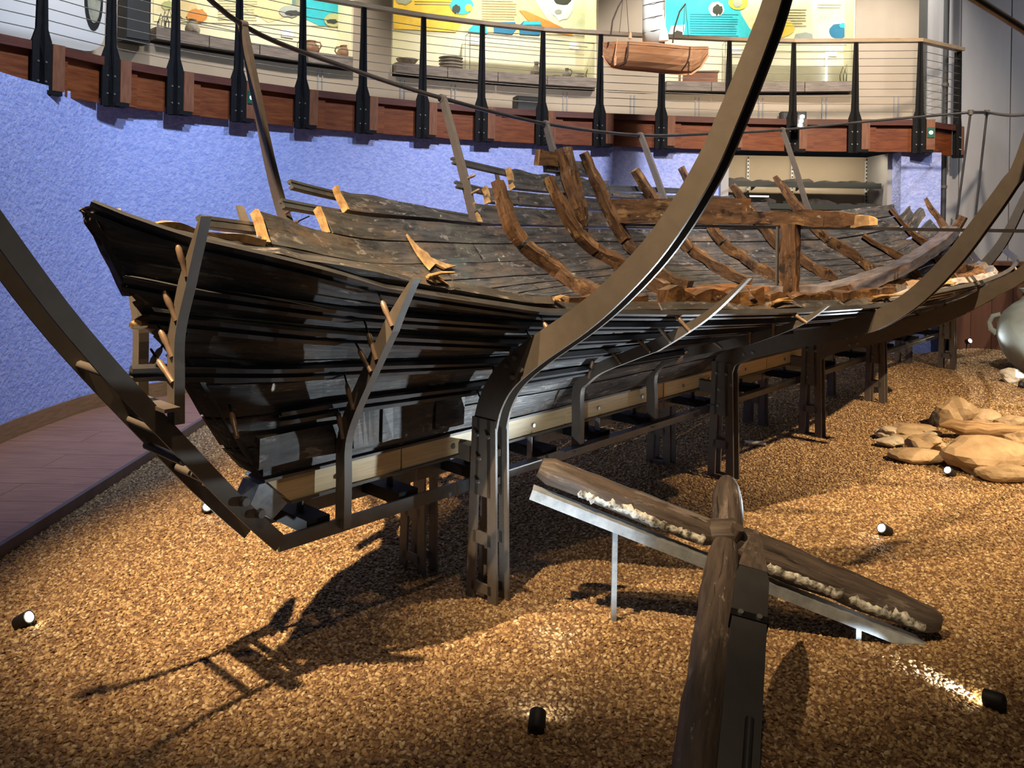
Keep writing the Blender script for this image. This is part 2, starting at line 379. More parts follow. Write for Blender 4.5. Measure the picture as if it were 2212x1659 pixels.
bm_ = MB().tube([V((0, 0, 0)), V((0, 0, 0.010))], [0.011, 0.009], 8)
BOLT = mesh_of(bm_, 'bolt', V((0, 0, 0)), M['bolt'])
def bolt(loc, nrm, parent, sc=1.0):
    return inst('bolt', BOLT, loc, V(nrm).to_track_quat('Z', 'Y'), parent, (sc, sc, sc))

# ------------------------------------------------------------------ the hall: gravel, floor, walls
BC = V((2.919, 2.366, 0)); BR = 8.164
BAL = [(-4.20, 6.09), (-3.879, 6.649), (-3.619, 7.268), (-3.258, 7.787), (-2.811, 8.269), (-2.288, 8.749), (-1.706, 9.147), (-1.074, 9.533), (-0.394, 9.843),
       (0.352, 10.11), (1.086, 10.235), (1.887, 10.36), (2.771, 10.46), (3.615, 10.50), (4.388, 10.42), (5.173, 10.333)]
BAL = [V((x, y, 0)) for x, y in BAL]
def polar(a_deg, r, z=0.0):
    a = math.radians(a_deg); return BC + V((math.sin(a) * r, math.cos(a) * r, z))
def outward(p): q = V((p.x - BC.x, p.y - BC.y, 0)); return q.normalized()

FAR = [(-2.5, 6.65), (-2.2, 7.05), (-1.87, 7.33), (-0.94, 8.09), (0.11, 8.67), (1.37, 9.09), (2.8, 9.35), (4.12, 9.5), (5.2, 9.9), (6.0, 10.3), (8.5, 10.2)]
def gz(x, y):
    s, t = ship(V((x, y, 0)))
    z = 0.017 * max(0, min(s, 7.5))
    z += 0.040 * noise.noise(V((x * 0.9, y * 0.9, 3.1))) + 0.016 * noise.noise(V((x * 2.6, y * 2.6, 8.4)))
    z += 0.055 * math.exp(-(((x - 0.30) / 0.55) ** 2 + ((y - 3.16) / 0.16) ** 2))
    z += 0.05 * math.exp(-(((x - 1.75) / 0.5) ** 2 + ((y - 4.15) / 0.35) ** 2))
    e = max(0, min(1, (x + 2.5) / 0.7)); z = z * e - 0.10 * (1 - e)
    return z
gx0, gx1, gy0 = -2.5, 7.6, 1.15
NX, NY = 112, 112
gv = []; gf = []; dens = []
for i in range(NX + 1):
    x = gx0 + (gx1 - gx0) * i / NX; y1 = lerp_tab(FAR, x)
    for j in range(NY + 1):
        y = gy0 + (y1 - gy0) * (j / NY) ** 1.15
        gv.append((x, y, gz(x, y)))
        px = PX0 + F_PX * x / y; py = PY0 + F_PX * 1.6 / y
        d = max(1800.0, 7400.0 - 700.0 * max(0, y - 1.8))
        vis = -900 < px < 3500 and py < 2300
        dens.append(d if vis else 0.0)
for i in range(NX):
    for j in range(NY):
        a = i * (NY + 1) + j; gf.append((a, a + NY + 1, a + NY + 2, a + 1))
me = bpy.data.meshes.new('gravel'); me.from_pydata(gv, [], gf)
at_ = me.attributes.new('dens', 'FLOAT', 'POINT'); at_.data.foreach_set('value', dens)
me.polygons.foreach_set('use_smooth', [True] * len(gf))
GROUND_M = mat('gravel_bed', (0.055, 0.030, 0.015), (0.30, 0.17, 0.08), 90, 0.8, bump=0.01, detail=4)
PEB = bpy.data.materials.new('pebble'); PEB.use_nodes = True
nt = PEB.node_tree; b = nt.nodes['Principled BSDF']; b.inputs['Roughness'].default_value = 0.55
an = nt.nodes.new('ShaderNodeAttribute'); an.attribute_type = 'INSTANCER'; an.attribute_name = 'tone'
rp = nt.nodes.new('ShaderNodeValToRGB'); rp.color_ramp.elements[0].color = (0.12, 0.066, 0.031, 1); rp.color_ramp.elements[1].color = (0.62, 0.50, 0.31, 1)
for p_, c_ in ((0.3, (0.24, 0.138, 0.060, 1)), (0.6, (0.36, 0.228, 0.100, 1)), (0.88, (0.46, 0.32, 0.155, 1))):
    e_ = rp.color_ramp.elements.new(p_); e_.color = c_
nt.links.new(an.outputs['Fac'], rp.inputs['Fac']); nt.links.new(rp.outputs['Color'], b.inputs['Base Color'])
me.materials.append(GROUND_M); me.materials.append(PEB)
gravel = bpy.data.objects.new('gravel', me); COL.objects.link(gravel); ORIG['gravel'] = V((0, 0, 0))
tag(gravel, 'bed of small rounded brown pebbles under the ship', 'gravel', kind='stuff')
ng = bpy.data.node_groups.new('pebble_scatter', 'GeometryNodeTree')
ng.interface.new_socket('Geometry', in_out='INPUT', socket_type='NodeSocketGeometry')
ng.interface.new_socket('Geometry', in_out='OUTPUT', socket_type='NodeSocketGeometry')
N = ng.nodes.new; Lk = ng.links.new
gi = N('NodeGroupInput'); go = N('NodeGroupOutput')
na = N('GeometryNodeInputNamedAttribute'); na.data_type = 'FLOAT'; na.inputs['Name'].default_value = 'dens'
dp = N('GeometryNodeDistributePointsOnFaces'); dp.distribute_method = 'RANDOM'
Lk(gi.outputs[0], dp.inputs['Mesh']); Lk(na.outputs[0], dp.inputs['Density'])
ico = N('GeometryNodeMeshIcoSphere'); ico.inputs['Radius'].default_value = 0.0088; ico.inputs['Subdivisions'].default_value = 2
ss_ = N('GeometryNodeSetShadeSmooth'); Lk(ico.outputs['Mesh'], ss_.inputs[0])
smt = N('GeometryNodeSetMaterial'); smt.inputs['Material'].default_value = PEB; Lk(ss_.outputs[0], smt.inputs[0])
rs = N('FunctionNodeRandomValue'); rs.data_type = 'FLOAT_VECTOR'; rs.inputs[0].default_value = (0.75, 0.6, 0.38); rs.inputs[1].default_value = (1.45, 1.05, 0.7)
rr = N('FunctionNodeRandomValue'); rr.data_type = 'FLOAT_VECTOR'; rr.inputs[0].default_value = (-0.75, -0.75, 0); rr.inputs[1].default_value = (0.75, 0.75, 6.28); rr.inputs['Seed'].default_value = 5
iop = N('GeometryNodeInstanceOnPoints'); Lk(dp.outputs['Points'], iop.inputs['Points']); Lk(smt.outputs[0], iop.inputs['Instance'])
Lk(rs.outputs[0], iop.inputs['Scale']); Lk(rr.outputs[0], iop.inputs['Rotation'])
rt = N('FunctionNodeRandomValue'); rt.data_type = 'FLOAT'; rt.inputs['Seed'].default_value = 9
sa = N('GeometryNodeStoreNamedAttribute'); sa.data_type = 'FLOAT'; sa.domain = 'INSTANCE'; sa.inputs['Name'].default_value = 'tone'
Lk(iop.outputs[0], sa.inputs['Geometry']); Lk(rt.outputs[1], sa.inputs['Value'])
jg = N('GeometryNodeJoinGeometry'); Lk(sa.outputs[0], jg.inputs[0]); Lk(gi.outputs[0], jg.inputs[0]); Lk(jg.outputs[0], go.inputs[0])
md = gravel.modifiers.new('pebbles', 'NODES'); md.node_group = ng

# floor of boards round the gravel
FZ = -0.13
fl = obj('floor', MB().prism([V((-7, 1, FZ - .06)), V((9, 1, FZ - .06)), V((9, 13, FZ - .06)), V((-7, 13, FZ - .06))], V((0, 0, 0.045))), 'floor_base', kind='structure', label='brown board floor between the gravel and the blue wall')
y = 2.6; r_ = 0
while y < 9.2:
    w = 0.33
    x1 = -2.56 if y < 6.5 else -2.56 + (y - 6.5) * 1.1
    x = -6.6 + (r_ * 0.71) % 1.5
    while x < x1:
        xe = min(x + 1.5, x1)
        if xe - x > 0.05:
            fb = MB(); a = 0.002
            fb.hexa([V((x + a, y + a, FZ - .02)), V((x + a, y + w - a, FZ - .02)), V((x + a, y + w - a, FZ)), V((x + a, y + a, FZ))],
                    [V((xe - a, y + a, FZ - .02)), V((xe - a, y + w - a, FZ - .02)), V((xe - a, y + w - a, FZ)), V((xe - a, y + a, FZ))])
            obj('floor_board', fb, 'floor', fl)
        x += 1.5
    y += w; r_ += 1

edge = [V((-2.52, 1.0, 0))] + [V((-2.52, yy, 0)) for yy in (2.5, 4, 5.5)] + [V((x - .02, y + .02, 0)) for x, y in FAR[:-1]]
mb = MB(); mb.sweep([p + UP * (-0.085) for p in edge], UP, 0.10, 0.03)
obj('trim_1', mb, 'edging', kind='structure', label='brown edging strip holding the gravel bed')

# blue curved wall
wp = [V((-3.55, 2.2, 0)), V((-3.68, 4.0, 0)), V((-3.80, 5.2, 0)), V((-3.86, 6.0, 0)), V((-3.86, 6.55, 0))] + [p + outward(p) * 0.16 for p in BAL[2:12]] + [V((2.71, 10.62, 0))]
wp = smooth_path(wp, 4)
def wall_strip(path, z0, z1, th):
    m_ = MB(); n = len(path)
    nrm = []
    for i in range(n):
        d = (path[min(i + 1, n - 1)] - path[max(i - 1, 0)]).normalized(); nrm.append(V((-d.y, d.x, 0)))
    for i in range(n - 1):
        a, b_ = path[i], path[i + 1]; na_, nb_ = nrm[i] * th, nrm[i + 1] * th
        m_.hexa([a + UP * z0, a + na_ + UP * z0, a + na_ + UP * z1, a + UP * z1], [b_ + UP * z0, b_ + nb_ + UP * z0, b_ + nb_ + UP * z1, b_ + UP * z1])
    return m_
obj('wall_back', wall_strip(wp, FZ - .02, 2.68, 0.2), 'wall_blue', kind='structure', label='curved blue plaster wall under the gallery')
sk = [p - V((0, 0, 0)) for p in wp]
mb = MB(); skp = []
for i, p in enumerate(sk):
    d = (sk[min(i + 1, len(sk) - 1)] - sk[max(i - 1, 0)]).normalized(); skp.append(p + V((d.y, -d.x, 0)) * 0.012 + UP * (FZ + 0.07))
mb.sweep(skp, UP, 0.14, 0.02)
obj('baseboard_back', mb, 'skirting', kind='structure', label='brown skirting board at the foot of the blue wall')

# blue pillar and the shelf recess beside it
pil = MB().box((5.29, 10.75, 1.25), 0.52, 0.5, 2.76)
obj('wall_pillar', pil, 'wall_blue', kind='structure', label='pale blue pillar to the right of the shelf recess')
rc = MB().box((3.95, 11.45, 1.25), 3.0, 0.1, 2.76)
obj('wall_recess', rc, 'wall_beige', kind='structure', label='beige back wall of the shelf recess')
rc = MB().box((2.76, 11.0, 1.25), 0.1, 0.9, 2.76); rc.box((5.0, 11.1, 1.25), 0.06, 0.7, 2.76)
obj('wall_recess_sides', rc, 'wall_grey', kind='structure', label='grey side walls of the shelf recess')
# right-hand wall of concrete panels
ra, rb = V((5.75, 11.35, 0)), V((8.6, 10.6, 0)); rd = (rb - ra).normalized()
rw = obj('wall_right', MB().hexa([ra + UP * -.2, ra + V((0, .2, -.2)), ra + V((0, .2, 6.5)), ra + UP * 6.5], [rb + UP * -.2, rb + V((0, .2, -.2)), rb + V((0, .2, 6.5)), rb + UP * 6.5]), 'grey_dark', kind='structure', label='grey concrete panel wall at the right')
L_ = 0.02
for w in (0.42, 0.62, 0.42, 0.72, 0.7):
    a = ra + rd * L_ + V((0, -0.03, 0)); b_ = ra + rd * (L_ + w - 0.012) + V((0, -0.03, 0))
    obj('concrete_panel', MB().hexa([a + UP * -.1, a + V((0, .04, -.1)), a + V((0, .04, 6.4)), a + UP * 6.4], [b_ + UP * -.1, b_ + V((0, .04, -.1)), b_ + V((0, .04, 6.4)), b_ + UP * 6.4]), 'wall_grey', rw)
    L_ += w
pp = at(2040, 300, 11.1)
dpipe = empty('drain_pipe', (pp.x, pp.y, 0), 'dark vertical pipe in the corner by the blue pillar', 'pipe')
obj('pipe', MB().tube([V((pp.x, pp.y, -.05)), V((pp.x, pp.y, 6.4))], 0.035, 10), 'grey_dark', dpipe)
for z in (1.1, 2.2, 3.6): obj('pipe_clamp', MB().tube([V((pp.x, pp.y, z)), V((pp.x, pp.y, z + .04))], 0.045, 10), 'steel', dpipe)

# brown panelled plinth in the far right corner
pl0, pl1 = V((5.55, 10.22, 0)), V((8.0, 9.9, 0)); pd = (pl1 - pl0).normalized()
ple = empty('wood_plinth', pl0, 'brown upright-board plinth in the corner behind the big jar', 'plinth')
for k in range(10):
    a = pl0 + pd * (0.245 * k); b_ = pl0 + pd * (0.245 * k + 0.238)
    obj('board', MB().hexa([a + UP * .0, a + V((0, .03, 0)), a + V((0, .03, 1.2)), a + UP * 1.2], [b_ + UP * .0, b_ + V((0, .03, 0)), b_ + V((0, .03, 1.2)), b_ + UP * 1.2]), 'brown_panel', ple)
obj('cap', MB().bar(pl0 + V((0, .15, 1.22)), pl1 + V((0, .15, 1.22)), V((0, 1, 0)), 0.45, 0.045), 'brown_panel', ple)
obj('body', MB().bar(pl0 + V((0, .28, 0.6)), pl1 + V((0, .28, 0.6)), V((0, 1, 0)), 0.40, 1.15), 'black', ple)

# ------------------------------------------------------------------ gallery balcony
bal = empty('balcony', (0.35, 10.2, 2.6), 'gallery balcony with red timber fascia, black posts and wire railing', 'balcony')
corner = V((5.98, 10.85, 0))
posts = BAL + [corner]
back_in = [p + outward(p) * 2.1 for p in BAL]
slab = MB()
for i in range(len(BAL) - 1):
    a, b_ = BAL[i] + outward(BAL[i]) * .14, BAL[i + 1] + outward(BAL[i + 1]) * .14
    c_, d_ = BAL[i] + outward(BAL[i]) * 2.2, BAL[i + 1] + outward(BAL[i + 1]) * 2.2
    slab.hexa([a + UP * 2.72, c_ + UP * 2.72, c_ + UP * 3.0, a + UP * 3.0], [b_ + UP * 2.72, d_ + UP * 2.72, d_ + UP * 3.0, b_ + UP * 3.0])
obj('slab', slab, 'grey_dark', bal)
for i in range(len(posts) - 1):
    a, b_ = posts[i], posts[i + 1]; d = (b_ - a).normalized(); o_ = V((-d.y, d.x, 0))
    if o_.dot(outward(a)) < 0 and i < 15: o_ = -o_
    gap = 0.17 if i < 15 else 0.1
    a2 = a + d * gap + o_ * 0.10; b2 = b_ - d * 0.06 + o_ * 0.10
    obj('fascia_board', MB().bar(a2 + UP * 2.79, b2 + UP * 2.79, o_, 0.045, 0.335), 'red_wood', bal)
    # short lap piece beside each bracket, standing a little proud
    obj('lap_board', MB().bar(a2 + d * 0.0 - o_ * 0.03 + UP * 2.79, a2 + d * 0.11 - o_ * 0.03 + UP * 2.79, o_, 0.03, 0.33), 'red_wood', bal)
    obj('edge_trim', MB().bar(a + o_ * 0.07 + UP * 2.995, b_ + o_ * 0.07 + UP * 2.995, o_, 0.11, 0.075), 'dark_red', bal)
for i, p in enumerate(posts):
    o_ = outward(p) if i < 16 else V((-.75, .66, 0)).normalized()
    d = V((o_.y, -o_.x, 0))
    br = empty('bracket_post', p + UP * 2.6, parent=bal)
    prof = [(-.078, 2.60), (.078, 2.60), (.078, 3.04), (.047, 3.14), (.026, 4.02), (-.026, 4.02), (-.047, 3.14), (-.078, 3.04)]
    obj('post', MB().prism([p + d * x + UP * z for x, z in prof], o_ * 0.03), 'black_steel', br)
    obj('post_web', MB().prism([p + d * (x * .3) + UP * z for x, z in prof], o_ * 0.085), 'black_steel', br)
    obj('joist_end', MB().bar(p + d * 0.132 + o_ * 0.05 + UP * 2.645, p + d * 0.132 + o_ * 0.05 + UP * 3.03, d, 0.10, 0.12), 'block_wood', br)
    obj('base_plate', MB().box(p + d * 0.10 + o_ * 0.05 + UP * 2.625, 0.13, 0.12, 0.035, d), 'black_steel', br)
    for x in (-.032, .032):
        for z in (2.71, 2.87): bolt(p + d * x + UP * z, -o_, br, 0.9)
def rail_pts(z): return [p + outward(p) * .03 + UP * z for p in BAL] + [corner + UP * z]
obj('handrail', MB().sweep(rail_pts(4.045), UP, 0.045, 0.10), 'handrail', bal)
for k in range(9): obj('wire', MB().tube(rail_pts(3.13 + 0.098 * k), 0.0045, 5), 'cable', bal)
for px, i in ((5, 0), (537, 4), (2000, 15)):
    p = BAL[i]; o_ = outward(p); d = V((o_.y, -o_.x, 0)); c = p + d * 0.132 - o_ * 0.015 + UP * 2.86
    nm = {0: 'small green lit sign on the beam at the left edge', 4: 'small green lit sign on the beam behind the tall support arm', 15: 'small green lit sign on the beam above the blue pillar'}[i]
    sg = empty('indicator_sign', c, nm, 'sign')
    obj('sign_plate', MB().box(c, 0.085, 0.012, 0.13, d), 'green', sg)
    obj('sign_light', MB().tube([c - o_ * 0.006, c - o_ * 0.012], 0.024, 12), 'led', sg)

# upper back wall with three lit display niches
R2 = BR + 2.0; NI = [(-45.3, -30.4), (-27.3, -9.4), (-3.6, 12.7)]
def arc(a0, a1, r, step=3.0):
    n = max(1, int(abs(a1 - a0) / step)); return [polar(a0 + (a1 - a0) * k / n, r) for k in range(n + 1)]
obj('wall_gallery_low', wall_strip(arc(-75, 22, R2), 2.95, 3.66, 0.15), 'wall_beige', kind='structure', label='beige wall below the gallery display niches')
prs = [(-75, NI[0][0]), (NI[0][1], NI[1][0]), (NI[1][1], NI[2][0]), (NI[2][1], 22)]
for k, (a0, a1) in enumerate(prs):
    obj('wall_gallery_pier', wall_strip(arc(a0, a1, R2), 3.66, 6.2, 0.55), 'wall_beige', kind='structure',
        label=['beige gallery wall left of the first niche', 'beige pier between the first and middle niche', 'beige pier behind the hanging ship model', 'beige gallery wall right of the turquoise poster niche'][k])
for a in (-33, -26.3, -22, -12.2, -6.2, -0.5, 5, 10.3, 16):     # thin paired cover strips on the lower wall
    p = polar(a, R2 - 0.008); d = V((outward(p).y, -outward(p).x, 0)); tr = MB()
    for x in (-.03, .03): tr.box(p + d * x + UP * 3.3, 0.018, 0.02, 0.64, d)
    obj('trim_2', tr, 'wall_grey', kind='structure', label='paired cover strips on the lower gallery wall')
for k, (a0, a1) in enumerate(NI):
    q0, q1 = polar(a0, R2 + .5), polar(a1, R2 + .5); mid = (q0 + q1) / 2; o_ = outward(mid); d = (q1 - q0).normalized()
    nb = MB(); nb.bar(q0 + UP * 4.95, q1 + UP * 4.95, o_, 0.06, 2.6)
    for q in (polar(a0 + .05, R2 + .02), polar(a1 - .05, R2 + .02)): nb.bar(q + UP * 4.95, q + o_ * 0.5 + UP * 4.95, d, 0.03, 2.6)
    obj('wall_niche', nb, 'cream', kind='structure', label=['cream lining of the first display niche', 'cream lining of the middle display niche', 'cream lining of the turquoise poster niche'][k])
    m_ = MB()
    for s_ in range(4):
        e0, e1 = a0 + .2 + (a1 - a0 - .4) * s_ / 4, a0 + .2 + (a1 - a0 - .4) * (s_ + 1) / 4
        pa, pb, pc, pd_ = polar(e0 + .03, R2 - .12), polar(e1 - .03, R2 - .12), polar(e0 + .03, R2 + .40), polar(e1 - .03, R2 + .40)
        m_.hexa([pa + UP * 3.70, pc + UP * 3.70, pc + UP * 3.84, pa + UP * 3.84], [pb + UP * 3.70, pd_ + UP * 3.70, pd_ + UP * 3.84, pb + UP * 3.84])
    obj('display_counter', m_, 'counter', label=['weathered timber counter in the left gallery niche', 'weathered timber counter in the middle gallery niche', 'weathered timber counter in the right gallery niche'][k], cat='counter', group='gallery counters')
    lc = (polar(a0, R2 + .12) + polar(a1, R2 + .12)) / 2 + UP * 5.6
    area('niche_light', lc - o_ * 0.0, lc + o_ * 0.22 - UP * 1.0, [34, 44, 38][k], (1.0, 0.93, 0.66), (q1 - q0).length * .9, 0.15, d)

# ------------------------------------------------------------------ the ship: hull form
HM = np.array([0, 1.28, 1.95, 2.66, 3.41, 4.09, 4.41, 4.74, 4.97])
HS = np.array([
    [(.06, .68), (.3, .82), (.6, .95), (.85, 1.04), (1.05, 1.12), (1.25, 1.24), (1.5, 1.5), (1.78, 2.33)],
    [(.06, .68), (.25, .85), (.5, .975), (.74, 1.045), (.95, 1.12), (1.13, 1.22), (1.37, 1.5), (1.72, 2.35)],
    [(.06, .68), (.2, .84), (.4, .97), (.6, 1.05), (.78, 1.12), (.98, 1.23), (1.25, 1.5), (1.66, 2.4)],
    [(.06, .68), (.14, .83), (.27, .96), (.42, 1.05), (.55, 1.12), (.74, 1.25), (1.02, 1.52), (1.6, 2.45)],
    [(.06, .69), (.11, .85), (.2, .99), (.3, 1.08), (.385, 1.165), (.52, 1.28), (.82, 1.55), (1.5, 2.5)],
    [(.05, .70), (.08, .87), (.115, 1.02), (.17, 1.13), (.23, 1.24), (.33, 1.37), (.55, 1.66), (1.1, 2.5)],
    [(.02, .70), (.05, .85), (.09, 1.02), (.14, 1.15), (.20, 1.27), (.29, 1.42), (.45, 1.72), (.85, 2.5)],
    [(.005, 1.2), (.03, 1.25), (.06, 1.31), (.1, 1.39), (.16, 1.52), (.23, 1.66), (.36, 1.95), (.55, 2.5)],
    [(0, 1.58), (.015, 1.62), (.03, 1.67), (.05, 1.73), (.08, 1.8), (.11, 1.88), (.17, 2.08), (.25, 2.5)]])
def hermite(xs, ys, x):
    n = len(xs); i = int(min(max(np.searchsorted(xs, x) - 1, 0), n - 2)); h = xs[i + 1] - xs[i]; t = (x - xs[i]) / h
    def sl(k):
        if k == 0: return (ys[1] - ys[0]) / (xs[1] - xs[0])
        if k == n - 1: return (ys[-1] - ys[-2]) / (xs[-1] - xs[-2])
        return ((ys[k] - ys[k - 1]) / (xs[k] - xs[k - 1]) + (ys[k + 1] - ys[k]) / (xs[k + 1] - xs[k])) / 2
    return ys[i] * (2 * t ** 3 - 3 * t * t + 1) + sl(i) * h * (t ** 3 - 2 * t * t + t) + ys[i + 1] * (3 * t * t - 2 * t ** 3) + sl(i + 1) * h * (t ** 3 - t * t)
MID = 3.41; NM, NV = 250, 112
HT = np.zeros((NM + 1, NV + 1, 2)); vs8 = np.arange(8) / 7.0
for i in range(NM + 1):
    sec = hermite(HM, HS, 4.97 * i / NM)
    for j in range(NV + 1): HT[i, j] = hermite(vs8, sec, j / NV)
HT = HT.tolist()
def htz(s, v):
    m = min(abs(s - MID), 4.9699) / 4.97 * NM; v = min(max(v, 0), .9999) * NV
    i, j = int(m), int(v); a, b_ = m - i, v - j
    r = []
    for k in (0, 1):
        r.append((HT[i][j][k] * (1 - b_) + HT[i][j + 1][k] * b_) * (1 - a) + (HT[i + 1][j][k] * (1 - b_) + HT[i + 1][j + 1][k] * b_) * a)
    return r
def hull(s, v, side, off=0.0):            # off > 0 is outside the planking
    t, z = htz(s, v); p = P(s, side * t, z)
    if off:
        t1, z1 = htz(s, v - .012); t2, z2 = htz(s, v + .012); t3, z3 = htz(s + .03, v); t4, z4 = htz(s - .03, v)
        dv = SN * (side * (t2 - t1)) + UP * (z2 - z1); ds = SU * .06 + SN * (side * (t3 - t4)) + UP * (z3 - z4)
        nn = ds.cross(dv).normalized() * side
        p = p + nn * off
    return p
def v_at_z(s, z):
    lo, hi = 0.0, 1.0
    for _ in range(22):
        mid = (lo + hi) / 2
        if htz(s, mid)[1] < z: lo = mid
        else: hi = mid
    return (lo + hi) / 2

ship_root = empty('shipwreck', P(3.4, 0, .66), 'ancient wooden ship hull, dark broken planking and curved brown ribs, held in a steel cradle', 'ship')
def plank(side, s0, s1, v0, v1, material='plank', rag0=0.02, rag1=0.02, ragtop=0.0, thick=0.042, seed=0):
    n = max(4, int((s1 - s0) / 0.07)); nv = 3; vf0 = v0 if callable(v0) else (lambda s: v0); vf1 = v1 if callable(v1) else (lambda s: v1)
    rows = []
    for k in range(nv + 1):
        e0 = rag0 * (noise.noise(V((seed * 3.1, k * 1.7, 1))) * 2); e1 = rag1 * (noise.noise(V((seed * 5.3, k * 1.9, 7))) * 2)
        r_o, r_i = [], []
        for i in range(n + 1):
            s = (s0 + e0) + (s1 + e1 - s0 - e0) * i / n
            a, b_ = vf0(s), vf1(s); g_ = .0036 if b_ < .72 else .0011; a, b_ = a + g_, max(a + g_, b_ - g_)
            v = a + (b_ - a) * k / nv
            if ragtop and k == nv: v += ragtop * (noise.noise(V((s * 4.5, seed, 2))) + .6 * noise.noise(V((s * 14, seed, 5))) - .35)
            w = 0.004 * noise.noise(V((s * 5, v * 30, seed)))
            r_o.append(hull(s, v, side, w)); r_i.append(hull(s, v, side, w - thick))
        rows.append((r_o, r_i))
    mb = MB(); W = n + 1; vs = []
    for r_o, r_i in rows: vs += r_o
    base = len(vs)
    for r_o, r_i in rows: vs += r_i
    wv = 0.05; fs, us = [], []
    for k in range(nv):
        for i in range(n):
            q = (k * W + i, k * W + i + 1, (k + 1) * W + i + 1, (k + 1) * W + i); L0, L1 = s0 + (s1 - s0) * i / n, s0 + (s1 - s0) * (i + 1) / n
            uq = ((L0, k * wv), (L1, k * wv), (L1, (k + 1) * wv), (L0, (k + 1) * wv))
            if side > 0: fs.append(q); us.append(uq); fs.append(tuple(base + x for x in reversed(q))); us.append(tuple(reversed(uq)))
            else: fs.append(tuple(reversed(q))); us.append(tuple(reversed(uq))); fs.append(tuple(base + x for x in q)); us.append(uq)
    for i in range(n):
        for k, fl_ in ((0, 0), (nv, 1)):
            a, b_ = k * W + i, k * W + i + 1; q = (a, b_, base + b_, base + a)
            fs.append(q if (fl_ == (side < 0)) else tuple(reversed(q))); L0, L1 = s0 + (s1 - s0) * i / n, s0 + (s1 - s0) * (i + 1) / n
            u_ = ((L0, .3), (L1, .3), (L1, .34), (L0, .34)); us.append(u_)
    for k in range(nv):
        for i in (0, n):
            a, b_ = k * W + i, (k + 1) * W + i; fs.append((a, b_, base + b_, base + a)); us.append(((0, k * wv), (0, k * wv + wv), (.04, k * wv + wv), (.04, k * wv)))
    mb.add(vs, fs, us)
    return obj('plank', mb, material, ship_root)

VB = [0, .10, .195, .285, .37, .45, .53, .60, .66, .714]
RISE = [(.68, -.02), (.85, .0), (.90, .012), (1.02, .084), (1.108, .16), (1.193, .185), (1.256, .25), (1.30, .268), (1.6, .31)]
def strake_line(v):                       # a plank seam: rises towards both ends and runs out on the stem or stern post
    if v <= 0: return lambda s: 0.0
    z0 = htz(0, v)[1]; r = lerp_tab(RISE, z0); cache = {}
    def f(s):
        k = round(s, 4)
        if k not in cache:
            e = abs(s - MID) - MID
            cache[k] = v if e <= 0 else max(0.0, v_at_z(s, z0 + r * (e / 1.325) ** 1.4))
        return cache[k]
    return f
LINES = [strake_line(v) for v in VB]
def run_out(k):                           # where strake k meets the stem
    s = -0.5
    while s > -1.558 and LINES[k + 1](s) > .003: s -= .005
    return s
sd = 0
for side in (1, -1):
    for k in range(len(VB) - 1):
        m0 = run_out(k)
        joints = [m0 + (0.10 if k in (4, 5) and side > 0 else 0)]
        x = joints[0]
        while True:
            x += random.uniform(1.3, 2.6)
            if x > 7.3: break
            joints.append(x)
        joints.append(min(2 * MID - m0, 8.3))
        for a, b_ in zip(joints, joints[1:]):
            sd += 1
            ends = (.02 if a == joints[0] and k in (4, 5) else .004 if a == joints[0] else .012)
            if side > 0 and k == len(VB) - 2:
                if a > 2: continue
                plank(side, a, b_ - .012, LINES[k], lambda s: LINES[-1](s) - (.012 if s > .08 else 0), 'plank', ends, .008, .010 if b_ > .5 else 0, seed=sd)
                continue
            plank(side, a, b_ - .012, LINES[k], LINES[k + 1], 'plank_grey' if (side > 0 and k >= 6 and a > 2.2 and a < 5) else 'plank', ends, .008, 0.0, seed=sd)
TOP = LINES[-1]
# near side above the turn: a low ragged edge
plank(1, -1.55, -0.42, TOP, lambda s: lerp_tab([(-1.55, TOP(-1.55) + .010), (-1.3, TOP(-1.3) + .016), (-1.1, .735), (-.9, .765), (-.55, .742), (-.4, .735)], s), ragtop=.006, seed=301)
plank(1, -0.41, 0.03, TOP, lambda s: lerp_tab([(-.45, .736), (.05, .7165)], s), ragtop=.002, seed=302)
plank(1, 2.3, 4.4, .690, lambda s: lerp_tab([(2.3, .712), (3.2, .752), (4.4, .765)], s), 'plank_grey', ragtop=.014, rag1=.05, seed=305)
plank(1, 4.42, 6.2, .690, .762, 'plank_grey', ragtop=.014, rag1=.08, seed=306)
plank(1, 6.22, 8.1, .690, .735, ragtop=.014, rag1=.05, seed=307)
# far side: strakes ending in steps
T1 = lambda s: lerp_tab([(-1.55, TOP(-1.55) + .012), (-1.46, TOP(-1.46) + .02), (-1.2, TOP(-1.2) + .035), (-.95, .79), (-.7, .787), (7.6, .787), (8.25, .75)], s)
sp = [(-1.55, .62), (.64, 2.9), (2.92, 5.2), (5.22, 8.2)]
for a, b_ in sp: plank(-1, a, b_, TOP, T1, seed=320 + a, rag0=.02)
for a, b_ in ((-.71, 1.2), (1.22, 3.5), (3.52, 5.9), (5.92, 8.15)): plank(-1, a, b_, .787, lambda s: lerp_tab([(-.71, .845), (-.4, .842), (8, .84)], s), seed=330 + a, rag0=.015)
for a, b_ in ((-.20, 1.9), (1.92, 4.3), (4.32, 6.4), (6.42, 8.0)): plank(-1, a, b_, .842, .873, seed=340 + a, rag0=.015)
plank(-1, .06, 1.50, .875, lambda s: lerp_tab([(.05, .897), (.6, .893), (1.45, .879)], s), seed=350, rag0=.015, ragtop=.003)
for a, b_ in ((1.46, 3.3), (3.32, 5.6), (5.62, 7.8)): plank(-1, a, b_, .875, .901, seed=360 + a, rag0=.015)
for a, b_ in ((1.66, 2.03), (2.05, 3.9), (3.92, 5.9)): plank(-1, a, b_, .903, .921, seed=370 + a, rag0=.012)
plank(-1, 2.04, 3.45, .923, .948, seed=381, rag0=.02, ragtop=.003)
plank(-1, 3.47, 5.55, .923, .934, seed=382, ragtop=.004)
